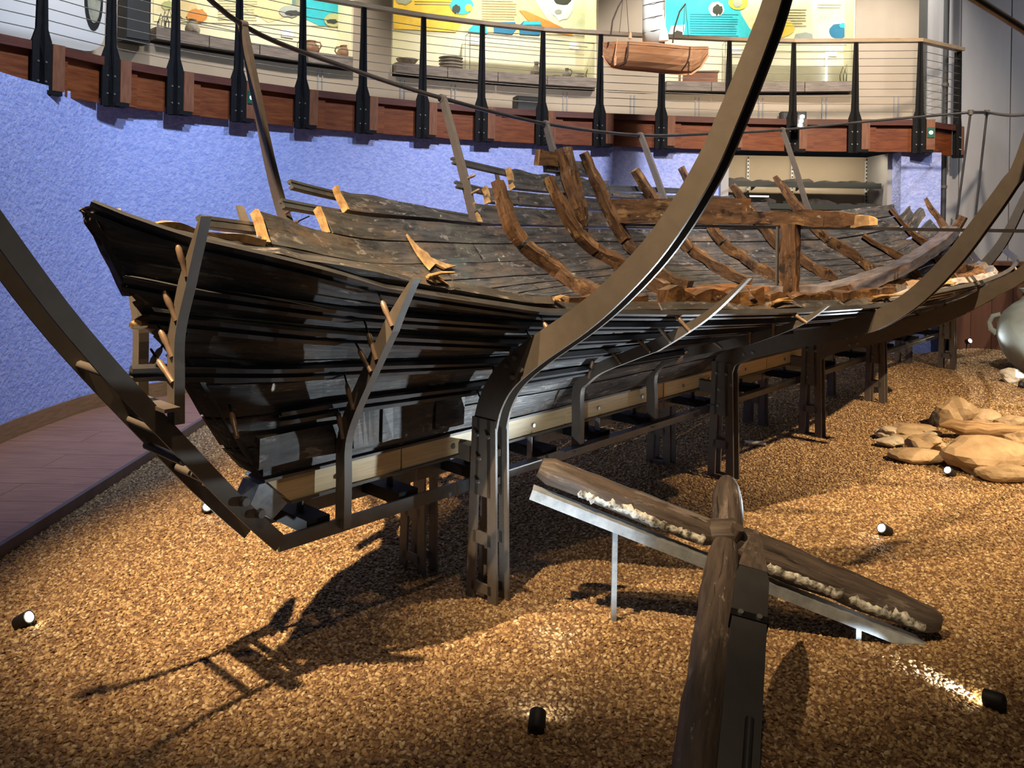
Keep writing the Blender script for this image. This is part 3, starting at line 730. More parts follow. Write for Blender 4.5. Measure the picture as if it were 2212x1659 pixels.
plank(-1, 2.55, 3.2, .950, .972, seed=383, ragtop=.004)

# pale broken ends
def splinter(s, v, side, seed, ln=.10, m='broken', w=.02, dirs=1):
    mb = MB()
    for k in range(5):
        random.seed(seed * 17 + k)
        p0 = hull(s, v + random.uniform(-.008, .008), side, -.02); p1 = hull(s + dirs * random.uniform(.3, 1) * ln, v + random.uniform(-.02, .02), side, -.02 + random.uniform(-.02, .02))
        mb.tube([p0, (p0 + p1) / 2 + V((0, 0, .008)), p1], [w * .5, w * .35, .004], 5, jit=.006, seed=seed + k)
    return obj('splinter', mb, m, ship_root)
for s, v, side, ln in ((-.52, .748, 1, .10), (.06, .712, 1, .05), (1.3, .70, 1, .3), (2.1, .705, 1, .4), (2.9, .735, 1, .4)):
    splinter(s, v, side, int((s + 3) * 100), ln)
def end_grain(s, v0, v1, side, seed):     # pale broken end of a plank
    mb = MB(); n = 5; pth = [hull(s - .004, v0 + (v1 - v0) * i / n, side, -.021) for i in range(n + 1)]
    mb.sweep(pth, SU, [.020 + .012 * noise.noise(V((i * 1.3, seed, 0))) for i in range(n + 1)], .046, jit=.014, seed=seed); return obj('broken_end', mb, 'broken', ship_root)
for k, (s, v0, v1) in enumerate(((-.71, .790, .846), (-.20, .844, .873), (.06, .876, .898), (1.46, .877, .901), (1.66, .904, .921), (2.04, .924, .948))): end_grain(s, v0, v1, -1, k * 3.3)
def on_hull(px, py, side, off):           # where a sight line meets the planking
    best = (1e9, 0, 0)
    for a in range(70):
        for b_ in range(40):
            s, v = -1.2 + a * .05, .5 + b_ * .0125
            q = hull(s, v, side) - EYE; d = (PX0 + F_PX * q.dot(CXV) / q.y - px) ** 2 + (PY0 - F_PX * q.dot(CYV) / q.y - py) ** 2
            if d < best[0]: best = (d, s, v)
    return hull(best[1], best[2], side, off), best
yp = [(862, 524), (868, 523), (890, 549), (905, 560), (914, 572), (930, 578), (950, 590), (976, 592), (950, 598), (925, 590), (916, 600), (905, 590), (886, 566), (876, 545)]
yv = [on_hull(x, y, -1, -.052)[0] for x, y in yp]; nn_ = (yv[6] - yv[0]).cross(yv[9] - yv[0]).normalized(); nn_ = nn_ if nn_.z > 0 else -nn_
mb = MB(); mb.prism(yv, nn_ * .012); obj('torn_splinter', mb, 'broken', ship_root)
# light scar on the near planking
mb = MB()
q = [hull(-.93, v_at_z(-.93, 1.19), 1, .012), hull(-.84, v_at_z(-.84, 1.19), 1, .012), hull(-.74, v_at_z(-.74, 1.18), 1, .012)]
mb.tube(q, [.004, .010, .003], 6, jit=.004)
obj('bare_scar', mb, 'broken', ship_root)

# stem and stern posts, keel, keelson
def stem_pts(mirror, top):
    pts = [(-.93, .66), (-.99, .74), (-1.06, .84), (-1.14, .97), (-1.25, 1.14), (-1.335, 1.235), (-1.43, 1.36), (-1.50, 1.50), (-1.56, 1.63)]
    pts = [p for p in pts if p[1] <= top]
    return [P(2 * MID - s if mirror else s, 0, z) for s, z in pts]
sp_ = stem_pts(False, 1.25)
mb = MB(); mb.sweep([p + SU * .03 for p in smooth_path(sp_, 3)], SN, .075, .07, jit=.010, seed=3); obj('stem_post', mb, 'plank', ship_root)
sp_ = stem_pts(False, 1.7)[6:]
mb = MB(); mb.sweep([p + SU * .022 for p in smooth_path(sp_, 3)], SN, .05, .045, jit=.010, seed=5); obj('stem_head', mb, 'plank', ship_root)
mb = MB(); mb.sweep(smooth_path(stem_pts(True, 1.7), 3), SN, .085, .10, jit=.012, seed=8); obj('stern_post', mb, 'plank', ship_root)
mb = MB(); mb.tube([P(-1.33, -.02, 1.25), P(-1.38, .01, 1.27), P(-1.43, .03, 1.262)], [.035, .03, .012], 6, jit=.012, seed=4); obj('splinter', mb, 'broken', ship_root)
mb = MB(); mb.tube([P(-1.55, 0, 1.60), P(-1.52, .02, 1.60), P(-1.47, .04, 1.615)], [.012, .025, .014], 6, jit=.010, seed=6); obj('splinter', mb, 'broken', ship_root)
# cap timber along the bow top, pale and cracked
mb = MB(); pts = [hull(s, T1(s), -1, -.02) + UP * .012 for s in (-1.44, -1.35, -1.2, -1.05, -.9, -.74)]
mb.sweep(smooth_path(pts, 4), SN, .05, .035, jit=.014, seed=12); obj('cap_timber', mb, 'broken', ship_root)
kp = [P(s, 0, .70) for s in np.linspace(-.97, 7.75, 60)]
mb = MB(); mb.sweep(kp, SN, .105, .055, jit=.006, seed=2); obj('keel', mb, 'plank', ship_root)
# deadwood pieces above the keel at the near end
for a, b_, z0, z1 in ((-1.0, -.62, .73, .84), (-.61, -.48, .73, .88), (-.47, -.2, .73, .87), (-.19, -.02, .73, .85)):
    for side in (1,):
        mb = MB(); mb.sweep([P(s, .055 + .025 * (s + 1), (z0 + z1) / 2) for s in np.linspace(a, b_ - .01, 6)], SN, .06, z1 - z0, jit=.006, seed=a * 9)
        obj('deadwood', mb, 'plank', ship_root)
ks = [(3.02, 1.165), (3.5, 1.145), (4.0, 1.125), (4.5, 1.125), (5.05, 1.15), (5.7, 1.205), (6.38, 1.28), (6.95, 1.37), (7.45, 1.46), (7.9, 1.56), (8.25, 1.68)]
mb = MB(); mb.sweep(smooth_path([P(s, .0, z - .04) for s, z in ks], 4), SN, .16, [.12] * 20 + [.11] * 21, jit=.012, seed=21); obj('keelson', mb, 'keelson', ship_root)
for a, b_, zz in ((2.20, 2.42, 1.18), (2.46, 2.72, 1.185), (2.74, 3.0, 1.165)):
    mb = MB(); mb.sweep([P(s, 0, zz - .05) for s in np.linspace(a, b_, 5)], SN, .22, .15, jit=.012, seed=a); obj('mast_step_block', mb, 'rust_block', ship_root)

# ribs: floor timbers with futtocks on each side
RIBS = [[(1.75, .925), (1.74, .87), (1.86, .81), (2.02, .70)], [(2.45, .94), (2.60, .88), (2.83, .79), (3.00, .70)], [(3.09, .978), (3.23, .92), (3.37, .85), (3.42, .73)],
        [(3.83, .962), (4.00, .92), (4.22, .84), (4.38, .73)], [(4.62, .972), (4.78, .88), (4.97, .75)], [(5.41, .945), (5.62, .87), (5.74, .73)],
        [(6.23, .955), (6.31, .90), (6.50, .81), (6.56, .70)], [(7.05, .835), (7.18, .70), (7.28, .59)], [(7.68, .89), (7.85, .74), (7.97, .62)], [(8.20, .86), (8.24, .7), (8.26, .5)]]
for k, rb in enumerate(RIBS):
    tabv = sorted([(v, s) for s, v in rb]); sb = tabv[0][1]
    vt = rb[0][1]
    def spath(va, vb, side, n, off):
        return [hull(lerp_tab(tabv, v), v, side, off) for v in [va + (vb - va) * i / n for i in range(n + 1)]]
    hw = .085 if k < 7 else .075
    vm = .80 if k % 2 else .83
    if k < 7:
        mb = MB(); pth = spath(.40, vm, -1, 16, -.088); mb.sweep(pth, SU, hw, [.09 + .02 * math.sin(i * .6 + k) for i in range(17)], jit=.018, seed=k * 3); obj('rib', mb, 'rib', ship_root)
        mb = MB(); pth = spath(vm + .006, vt, -1, 14, -.086); ws = [hw * (1 - .25 * max(0, i - 10) / 4) for i in range(15)]; mb.sweep(pth, SU, ws, [.085 * (1 - .35 * max(0, i - 9) / 5) for i in range(15)], jit=.018, seed=k * 3 + 1); obj('futtock', mb, 'rib', ship_root)
        vp = .69 if k not in (2, 4) else .72
        mb = MB(); pth = [hull(sb, v, 1, -.085) for v in np.linspace(.38, vp, 14)]; mb.sweep(pth, SU, hw, .085, jit=.016, seed=k * 5); obj('rib', mb, 'rib', ship_root)
        # deep floor timber lying across the keel
        zt = 1.03; pol = [hull(sb, v, -1, -.05) for v in (.42, .30, .20, .10)] + [hull(sb, v, 1, -.05) for v in (.10, .20, .30, .42)]
        pol = [V((p.x, p.y, p.z)) - SU * (hw / 2) for p in pol]
        mb = MB(); mb.prism(pol, SU * hw); obj('floor_timber', mb, 'rib', ship_root)
    else:
        mb = MB(); pth = spath(.25, vt, -1, 16, -.08); mb.sweep(pth, SU, hw, [.08] * 12 + [.07, .06, .05, .045, .04], jit=.016, seed=k * 3); obj('rib', mb, 'rib', ship_root)
        mb = MB(); pth = [hull(sb, v, 1, -.08) for v in np.linspace(.25, .72, 14)]; mb.sweep(pth, SU, hw, .075, jit=.016, seed=k * 5); obj('rib', mb, 'rib', ship_root)
# extra near-side floors seen just inside the low edge
for k, s in enumerate((1.2, 1.55, 2.35, 2.7, 3.2, 4.0, 4.7, 5.3, 6.0)):
    mb = MB(); pth = [hull(s + .05 * math.sin(v * 9), v, 1, -.075) for v in np.linspace(.42, .70 - .03 * (k % 3), 12)]; mb.sweep(pth, SU, .075, .07, jit=.02, seed=k * 7 + 90); obj('half_frame', mb, 'rib', ship_root)
# broken stringers and loose timbers lying just inside the low near edge
for k, (a, b_, v, h) in enumerate(((.18, .62, .675, .05), (.70, 1.28, .685, .085), (1.34, 1.80, .665, .06), (1.86, 2.5, .68, .07), (2.6, 3.5, .69, .08), (3.6, 4.6, .69, .08), (4.7, 5.8, .70, .08))):
    n = int((b_ - a) / .05); mb = MB(); pth = [hull(a + (b_ - a) * i / n, v + .01 * noise.noise(V((i * .4, k, 1))), 1, -.075) for i in range(n + 1)]
    mb.sweep(pth, UP, [max(.02, h * (.8 + .8 * noise.noise(V((i * .5, k * 3, 5))))) for i in range(n + 1)], [.07 + .03 * noise.noise(V((i * .45, k * 2, 9))) for i in range(n + 1)], jit=.022, seed=k * 4.1)
    obj('loose_timber', mb, 'rib' if k != 4 else 'plank_grey', ship_root)
# loose pointed futtock between the second and third rib
mb = MB(); pth = [hull(2.76, v, -1, -.11) for v in np.linspace(.868, .978, 12)]; mb.sweep(pth, SU, [.03, .06, .085] + [.11] * 9, [.02, .05, .075] + [.10] * 9, jit=.022, seed=55); obj('loose_futtock', mb, 'rib', ship_root)
mb = MB(); mb.sweep([hull(s, .965, -1, -.06) for s in (2.42, 2.55, 2.68)], UP, .12, .05, jit=.014, seed=4); obj('stringer_piece', mb, 'rib', ship_root)
# through-beam, thick for half its length, then split and lower
mb = MB(); mb.sweep([P(3.40, t, 1.735) for t in np.linspace(-1.60, -.27, 14)], SU, .16, .205, jit=.014, seed=61); obj('cross_beam', mb, 'rib', ship_root)
mb = MB(); mb.sweep([P(3.40, t, 1.685) for t in np.linspace(-.28, .36, 10)], SU, .15, [.10] * 7 + [.11, .12, .11], jit=.016, seed=63); obj('cross_beam', mb, 'rib', ship_root)
mb = MB(); mb.sweep([P(3.40, t, 1.682) for t in np.linspace(.35, .58, 7)], SU, [.14] * 7, [.12, .12, .125, .11, .10, .09, .075], jit=.022, seed=64); obj('cross_beam', mb, 'rib', ship_root)
mb = MB(); mb.sweep([P(3.40, t, 1.665) for t in np.linspace(.55, .70, 6)], SU, [.13, .13, .12, .12, .11, .07], [.08, .085, .07, .065, .055, .04], jit=.02, seed=67); obj('cross_beam_end', mb, 'broken', ship_root)
mb = MB(); mb.sweep([P(3.36, .10, z) for z in np.linspace(1.12, 1.64, 9)], SU, .105, .115, jit=.014, seed=66); obj('stanchion', mb, 'rib', ship_root)
mb = MB(); mb.bar(P(3.33, .015, 1.14), P(3.33, .015, 1.62), SN, .015, .03); obj('stanchion_bracket', mb, 'steel', ship_root)

# ------------------------------------------------------------------ the steel cradle
cr_root = empty('steel_cradle', P(3.4, 0, 0), 'dark steel display cradle with legs, curved arms and rails under the ship', 'cradle')
LEGS = [0.015, 2.132, 3.522, 4.936, 7.229]
def leg_parts(s, side, zt=0.77):
    root = empty('leg', P(s, side * .22, 0), parent=cr_root)
    ti0, to0, ti1, to1 = .135, .315, .155, .292       # inner/outer edge at the foot and at the top
    zf = gz(P(s, side * .22, 0).x, P(s, side * .22, 0).y) - .06
    for ds in (-.036, .036):
        mb = MB()
        def q(t, z): return P(s + ds - .006, side * t, z)
        def e_in(z): return ti0 + (ti1 - ti0) * z / zt
        def e_out(z): return to0 + (to1 - to0) * z / zt
        w0, w1 = .05, .05
        def quad(pts): mb.prism([q(*p) for p in (pts if side > 0 else pts[::-1])], SU * .012)
        quad([(e_in(zf), zf), (e_in(zf) + w0, zf), (e_in(zt) + .045, zt), (e_in(zt), zt)])
        quad([(e_out(zf) - w1, zf), (e_out(zf), zf), (e_out(zt), zt), (e_out(zt) - .05, zt)])
        for z0, z1 in ((.03, .07), (.235, .285), (.44, zt)):
            quad([(e_in(z0) + .03, z0), (e_out(z0) - .03, z0), (e_out(z1) - .03, z1), (e_in(z1) + .03, z1)])
        obj('leg_plate', mb, 'steel', root)
    mb = MB()
    for z in (.5, .62): mb.bar(P(s - .03, side * .22, z), P(s + .03, side * .22, z), SN, .08, .03)
    obj('leg_spacer', mb, 'steel', root)
    for t, z in ((.195, .70), (.21, .60), (.205, .50), (.26, .70)): bolt(P(s - .048 if side > 0 else s - .048, side * t, z), -SU, root, .9)
    for t, z in ((.195, .70), (.21, .60), (.205, .50), (.26, .70)): bolt(P(s + .048, side * t, z), SU, root, .9)
    return root
for s in LEGS:
    leg_parts(s, 1); leg_parts(s, -1)

ARM = {   # arm centre lines (t, z) at each station
    -1.325: [(.13, .955), (.125, 1.10), (.125, 1.24), (.19, 1.40), (.30, 1.61)],
    -0.679: [(.133, .46), (.133, .62), (.135, .784), (.20, .93), (.356, 1.172), (.44, 1.30), (.523, 1.412)],
    0.015: [(.225, .74), (.26, .85), (.34, .965), (.492, 1.085), (.724, 1.238), (.894, 1.374), (1.07, 1.551), (1.231, 1.779), (1.331, 1.979), (1.426, 2.2), (1.479, 2.343), (1.56, 2.63)],
    0.749: [(.137, .46), (.137, .62), (.137, .777), (.19, .84), (.277, .905), (.465, .992), (.617, 1.064), (.852, 1.214), (1.046, 1.39)],
    1.459: [(.123, .46), (.123, .62), (.123, .765), (.20, .85), (.386, .925), (.658, 1.005), (.955, 1.126), (1.115, 1.232)],
    2.132: [(.225, .72), (.26, .80), (.35, .855), (.475, .897), (.756, .985), (1.016, 1.066), (1.151, 1.125), (1.325, 1.256), (1.5, 1.46), (1.644, 1.677), (1.743, 1.839), (1.805, 1.963), (1.93, 2.45)],
    3.522: [(.225, .66), (.30, .72), (.45, .78), (.665, .852), (.999, .983), (1.211, 1.095), (1.412, 1.233), (1.571, 1.347), (1.75, 1.57), (1.86, 1.85), (1.95, 2.42)],
    4.936: [(.225, .66), (.30, .73), (.45, .80), (.66, .88), (.95, 1.02), (1.16, 1.15), (1.33, 1.30), (1.50, 1.52), (1.65, 1.78), (1.85, 2.45)],
    7.229: [(.225, .68), (.26, .80), (.33, .95), (.46, 1.12), (.60, 1.30), (.74, 1.52), (.88, 1.85), (1.0, 2.2), (1.08, 2.75)]}
PEG_M = M['peg']
pm = MB().tube([V((0, 0, 0)), V((0, 0, .045)), V((0, 0, .055)), V((0, 0, .09)), V((0, 0, .1))], [.0085, .0085, .011, .010, .005], 8)
PEG = mesh_of(pm, 'turnbuckle', V((0, 0, 0)), PEG_M)
def arm_parts(s, prof, side, w0, w1, name='arm', taper=False, legfoot=False, sh=0.0):
    pth = smooth_path([P(s + sh, side * t, z) for t, z in prof], 5); n = len(pth)
    ws = [w0 + (w1 - w0) * i / (n - 1) for i in range(n)]
    if taper:
        for i in range(n):
            k = (i / (n - 1) - .72) / .28
            if k > 0: ws[i] = max(.006, ws[i] * (1 - k) + .006)
    root = empty(name, pth[0], parent=cr_root)
    for ds in ((-.032, .032) if legfoot else (0.0,)):
        mb = MB(); mb.sweep([p + SU * ds for p in pth], SU, .012 if legfoot else .034, ws); obj('arm_plate', mb, 'steel', root)
    if legfoot:
        mb = MB(); mb.sweep([p for p in pth[:-1]], SU, .055, [w * .3 for w in ws[:-1]]); obj('arm_web', mb, 'black_steel', root)
    if legfoot:
        k = 12
        for a in (-.028, .028):
            for b_ in (-.03, .03):
                d = (pth[k + 1] - pth[k]).normalized(); t_ = SU.cross(d)
                bolt(pth[k] + d * b_ + t_ * a - SU * .040, -SU, root, 1.1)
    return root, pth
armp = {}
for s, prof in ARM.items():
    big = any(abs(s - l) < .01 for l in LEGS)
    armp[s] = arm_parts(s, prof, 1, .135 if big else (.055 if s != -1.325 else .05), .058 if big else .05, legfoot=big, taper=not big)
# far-side arms: long ones carry the sheer pipe
def stbd_prof(s, zt, tt):
    pr = []
    for v in (.15, .3, .45, .6, .714, .80, .857):
        t, z = htz(s, v); pr.append((t + .13, z - .06))
    t0, z0 = pr[-1]
    pr += [(t0 + (tt - t0) * .45, z0 + (zt - z0) * .36), (t0 + (tt - t0) * .78, z0 + (zt - z0) * .7), (tt, zt)]
    return pr
STB = {0.0: [(.30, .74), (.5, .98), (.80, 1.16), (1.10, 1.33), (1.36, 1.59), (1.53, 1.90), (1.67, 2.24), (1.79, 2.55), (1.87, 2.76)],
       1.46: [(.30, .86), (.70, 1.03), (1.02, 1.20), (1.20, 1.40), (1.32, 1.60), (1.45, 1.95), (1.57, 2.25), (1.67, 2.49)],
       2.83: [(.30, .80), (.80, .97), (1.20, 1.15), (1.45, 1.42), (1.60, 1.75), (1.72, 2.12), (1.79, 2.30), (1.85, 2.47)],
       4.23: [(.30, .80), (.80, .97), (1.15, 1.18), (1.38, 1.48), (1.53, 1.88), (1.66, 2.18), (1.80, 2.49)],
       6.75: [(.25, .84), (.50, 1.05), (.80, 1.32), (1.00, 1.58), (1.15, 1.85), (1.30, 2.30), (1.47, 2.77)]}
for s, pr in STB.items():
    arm_parts(s, pr, -1, .10 if s == 0 else .075, .05, legfoot=False)
for s, pr in ((-1.325, [(.13, .97), (.135, 1.10), (.14, 1.24), (.185, 1.36), (.25, 1.52)]), (-.679, [(.133, .46), (.135, .80), (.36, 1.17), (.5, 1.42), (.66, 1.66)]),
              (.749, [(.137, .46), (.137, .78), (.47, 1.0), (.86, 1.22), (1.15, 1.6)]), (2.132, [(.2, .7), (.75, .98), (1.32, 1.25), (1.64, 1.68), (1.78, 2.05)])):
    arm_parts(s, pr, -1, .05, .045, taper=True)

# stringer strips that carry the planking
STRIPS = [[(-1.55, 1.632), (-1.325, 1.535), (-.679, 1.368), (0, 1.256), (.75, 1.215), (1.46, 1.20), (2.13, 1.195), (2.55, 1.195)],
          [(-1.44, 1.405), (-1.325, 1.375), (-.679, 1.265), (0, 1.193), (.75, 1.155), (1.46, 1.145), (2.13, 1.14), (3.52, 1.15), (4.9, 1.18), (6.4, 1.27), (7.6, 1.42)],
          [(-1.36, 1.285), (-1.325, 1.278), (-.679, 1.176), (0, 1.108), (.75, 1.09), (1.46, 1.09), (2.13, 1.085), (3.52, 1.07), (4.9, 1.12), (6.4, 1.2), (7.6, 1.32)],
          [(-1.43, 1.112), (-1.325, 1.104), (-.679, 1.052), (0, 1.02), (.75, 1.01), (1.46, 1.015), (2.13, 1.02), (3.52, 1.0), (4.9, 1.04), (6.4, 1.1), (7.6, 1.2)],
          [(-.93, .905), (-.679, .905), (0, .895), (.75, .90), (1.46, .92), (2.13, .93), (3.52, .91), (4.9, .93), (6.4, .98), (7.4, 1.05)],
          [(2.35, 1.235), (3.0, 1.26), (3.52, 1.28), (4.2, 1.31), (5.0, 1.36), (6.2, 1.46)]]
def strip(tab, side, vlift=0.0):
    s0, s1 = tab[0][0], tab[-1][0]; n = int((s1 - s0) / .09) + 2; mb = MB(); rails = ([], [], []); sides = []
    for i in range(n + 1):
        s = s0 + (s1 - s0) * i / n; z = lerp_tab(tab, s); v = v_at_z(s, z)
        t, zz = htz(s, v)
        if s < -1.30 and zz > z + .01: c = P(s, side * .035, z)
        else: c = hull(s, v, side, .022)
        d = hull(s, min(v + .02, 1), side, .022) - hull(s, max(v - .02, 0), side, .022); d.normalize()
        rails[0].append(c + d * .017); rails[1].append(c - d * .017); rails[2].append(c - SN * side * .008); sides.append(d)
    mb.sweep(rails[0], sides, .016, .024); mb.sweep(rails[1], sides, .016, .024); mb.sweep(rails[2], sides, .045, .006)
    return obj('stringer_strip', mb, 'steel_edge', cr_root)
for tab in STRIPS: strip(tab, 1)
for tab in ([(-.98, 1.60), (-.5, 1.56), (.5, 1.50), (1.5, 1.45)], [(-.42, 1.69), (.2, 1.64), (1.2, 1.56), (2.2, 1.5)], [(-.28, 1.79), (.4, 1.72), (1.4, 1.65)], [(1.42, 2.05), (2.1, 2.0), (3.2, 1.95), (5, 1.98)], [(1.38, 1.88), (2.1, 1.80), (3.2, 1.78), (5, 1.8)]): strip(tab, -1)

# turnbuckle pegs from arms to strips
def peg(a, b_, parent):                   # thick end at the arm, thin rod to the strip
    a, b_ = V(a), V(b_); d = b_ - a; L = d.length
    p = inst('turnbuckle', PEG, a - d.normalized() * .02, d.to_track_quat('Z', 'Y'), parent, (1, 1, 1))
    mb = MB().tube([a + d * min(.9, .07 / L), b_], .0038, 6); obj('turnbuckle_rod', mb, 'black_steel', parent)
for s, (root, pth) in armp.items():
    for tab in STRIPS:
        if not (tab[0][0] - .02 <= s <= tab[-1][0]): continue
        z = lerp_tab(tab, s); b_ = hull(s, v_at_z(s, z), 1, .03)
        nr = min(range(len(pth)), key=lambda i: (pth[i] - b_ - SN * .05 + UP * .09).length)
        if (pth[nr] - b_).length < .5: peg(pth[nr] - SU * .02, b_ - SU * .02, root)
for px, py, s, q in ((622, 458, -.02, (655, 438)), (625, 487, -.02, (668, 467)), (445, 500, -.62, (462, 470)), (1006, 387, 1.46, (1022, 380)), (1015, 420, 1.46, (1030, 412))):
    peg(on_s(px, py, s), on_s(q[0], q[1], s + .02), cr_root)
peg(P(-1.12, .13, .89), P(-1.10, .05, .965), cr_root); peg(P(-1.36, .0, 1.11), P(-1.32, .02, 1.19), cr_root)

# double rails and stem bars
for side, sh in ((1, 0), (-1, 0)):
    mb = MB(); segs = [(-.95, -.10), (-.09, .50), (.52, 1.98), (2.0, 3.4), (3.42, 4.85), (4.87, 7.1), (7.12, 7.78)]
    for a, b_ in segs:
        mb = MB(); mb.bar(P(a, side * .13, .468), P(b_, side * .13, .468), SN, .012, .052)
        if a > -.5: mb.bar(P(a + .08, side * .155, .495), P(b_ - .08, side * .155, .495), SN, .05, .006)
        obj('rail', mb, 'steel_edge', cr_root)
    bar = [(-.945, .470), (-1.05, .580), (-1.17, .715), (-1.30, .870), (-1.40, .990), (-1.53, 1.15), (-1.67, 1.335), (-1.82, 1.56), (-1.97, 1.80), (-2.12, 2.08), (-2.24, 2.36), (-2.33, 2.65)]
    bar = [(s + (.03 if side < 0 else 0), z - (.035 if side < 0 else 0)) for s, z in bar]
    mb = MB(); mb.sweep(smooth_path([P(s, side * .13, z) for s, z in bar], 3), SN, .014, .056); obj('stem_bar', mb, 'steel', cr_root)
    mb = MB(); mb.sweep(smooth_path([P(2 * MID - s, side * .13, z) for s, z in bar[:9]], 3), SN, .014, .047); obj('stern_bar', mb, 'steel', cr_root)
for s, z in ((-1.36, .93), (-1.20, .74), (-1.52, 1.13), (-1.30, .83)):
    obj('bar_spacer', MB().tube([P(s, -.135, z), P(s, .135, z)], .014, 8), 'steel', cr_root)
obj('cross_flat', MB().bar(P(-1.37, -.15, 1.015), P(-1.37, .20, 1.015), SU, .05, .012), 'steel', cr_root)
for s, z in ((-1.09, .655), (-1.03, .60)):
    for t in (.138, -.122): bolt(P(s, t, z), SN, cr_root, 1.6)
obj('keel_shoe', MB().prism([P(-.985, -.055, .668), P(-.955, -.055, .668), P(-.87, -.055, .575), P(-.93, -.055, .53), P(-1.02, -.055, .60)], SN * .11), 'galv', cr_root)

# pale wooden beam under the keel, in lengths
x = -.96
for L in (.62, .58, .50, .94, .74, .66, 1.0, .8, .95, 1.1, .85):
    a, b_ = x + .004, min(x + L, 7.75) - .004
    if a > 7.7: break
    a0 = a + (.095 if x < -.9 else 0)
    be = empty('keel_block', P((a + b_) / 2, 0, .58), parent=cr_root)
    mb = MB(); mb.hexa([P(a0, -.06, .583), P(a0, .06, .583), P(a, .06, .672), P(a, -.06, .672)], [P(b_, -.06, .583), P(b_, .06, .583), P(b_, .06, .672), P(b_, -.06, .672)])
    obj('beam_length', mb, 'beam', be)
    for k in ((.5,) if L < .7 else (.3, .75)):
        bolt(P(a + (b_ - a) * k, .057, .625), SN, be, 1.1)
    x += L
mb = MB(); mb.bar(P(-.86, 0, .578), P(7.75, 0, .578), SN, .135, .012); mb.bar(P(-.97, 0, .678), P(7.75, 0, .678), SN, .135, .010)
obj('beam_channel', mb, 'steel', cr_root)
for s in (-.78, -.35, .1, .55, 1.0, 1.46, 2.13, 2.8, 3.52, 4.2, 4.94, 5.7, 6.5, 7.23):
    sd_ = empty('jack', P(s, 0, .44), parent=cr_root)
    obj('jack_block', MB().box(P(s, 0, .49), .10, .24, .05, SU), 'black_steel', sd_)
    obj('jack_rod', MB().tube([P(s, 0, .44), P(s, 0, .58)], .014, 8), 'steel_edge', sd_)
for s in LEGS:
    obj('leg_tie', MB().box(P(s, 0, .60), .06, .44, .07, SU), 'steel', cr_root)
for s, px in ((.45, 0), (1.0, 0), (2.5, 0), (3.9, 0)):
    mb = MB(); mb.bar(P(s, .075, .44), P(s, .075, .58), SU, .006, .03); obj('hanger', mb, 'galv', cr_root)
# cross rail that carries the through-beam, and the sheer pipes
obj('cross_rail', MB().bar(P(3.40, -1.66, 1.615), P(3.40, 1.86, 1.615), SU, .05, .022), 'pipe', cr_root)
PS = [(-1.95, -.35, 3.5), (-1.4, -1.0, 3.25), (-.7, -1.5, 3.0), (0, -1.87, 2.77), (.75, -1.82, 2.62), (1.46, -1.68, 2.50), (2.83, -1.85, 2.47), (4.23, -1.81, 2.50), (5.5, -1.70, 2.63), (6.75, -1.47, 2.78), (7.6, -.75, 2.92), (8.28, .17, 3.03)]
sheer = smooth_path([P(*q) for q in PS], 6)
obj('sheer_pipe', MB().tube(sheer, .016, 8), 'pipe', cr_root)
for q in PS[3:10]:
    if q[0] in (.75, 5.5): continue
    p = P(*q); obj('pipe_collar', MB().tube([p - SU * .02, p + SU * .02], .030, 8), 'steel', cr_root)
e0, e1 = P(8.28, .17, 3.03), on_t(2132, 243, .22)
PP = [e1, on_s(2212, 248, 7.1), P(6.2, 1.55, 2.85), P(4.94, 1.85, 2.5), P(3.52, 1.95, 2.44), P(2.13, 1.93, 2.47), P(1.2, 1.78, 2.56), P(.015, 1.56, 2.66), P(-.7, 1.2, 2.95)]
obj('sheer_pipe', MB().tube(smooth_path(PP, 6), .018, 8), 'pipe', cr_root)
obj('pipe_joint', MB().tube([e0, e1], .02, 8), 'pipe', cr_root)
for a, b_ in ((e0, on_t(2066, 475, .05)), (e1, on_t(2106, 475, .12))):
    obj('end_rod', MB().tube([a, (a + b_) / 2 + SU * .0, b_], .014, 8), 'pipe', cr_root)
    obj('pipe_collar', MB().tube([a - UP * .03, a + UP * .03], .032, 8), 'steel', cr_root)

# ------------------------------------------------------------------ the wooden anchor in the foreground
anc = empty('wooden_anchor', (0.86, 3.19, 0.3), 'weathered wooden anchor with crossed beams resting on steel stands', 'anchor')
A0, A1 = V((0.13, 3.26, 0.625)), V((1.655, 3.10, 0.105))
ad = (A1 - A0).normalized(); afr = V((0, -1, 0)); afr = (afr - ad * afr.dot(ad)).normalized(); aup = ad.cross(afr)
if aup.z < 0: aup = -aup
def apt(k, o=0.0, u_=0.0): return A0 + (A1 - A0) * k + afr * o + aup * u_
def log(name, k0, k1, r0, r1, m, parent, seed, off=(0, 0), n=16, jit=.009, sq=.86):
    pts = [apt(k0 + (k1 - k0) * i / n, off[0], off[1]) for i in range(n + 1)]
    rs_ = [(r0 + (r1 - r0) * i / n) * (0.72 if i in (0, n) else 1.0) for i in range(n + 1)]
    return obj(name, MB().tube(pts, rs_, 12, jit=jit, seed=seed, squash=sq, sidev=aup), m, parent)
log('stock', 0.0, 0.455, .062, .066, 'anchor', anc, 2)
log('stock', 0.50, 1.0, .092, .062, 'anchor', anc, 5, n=20)
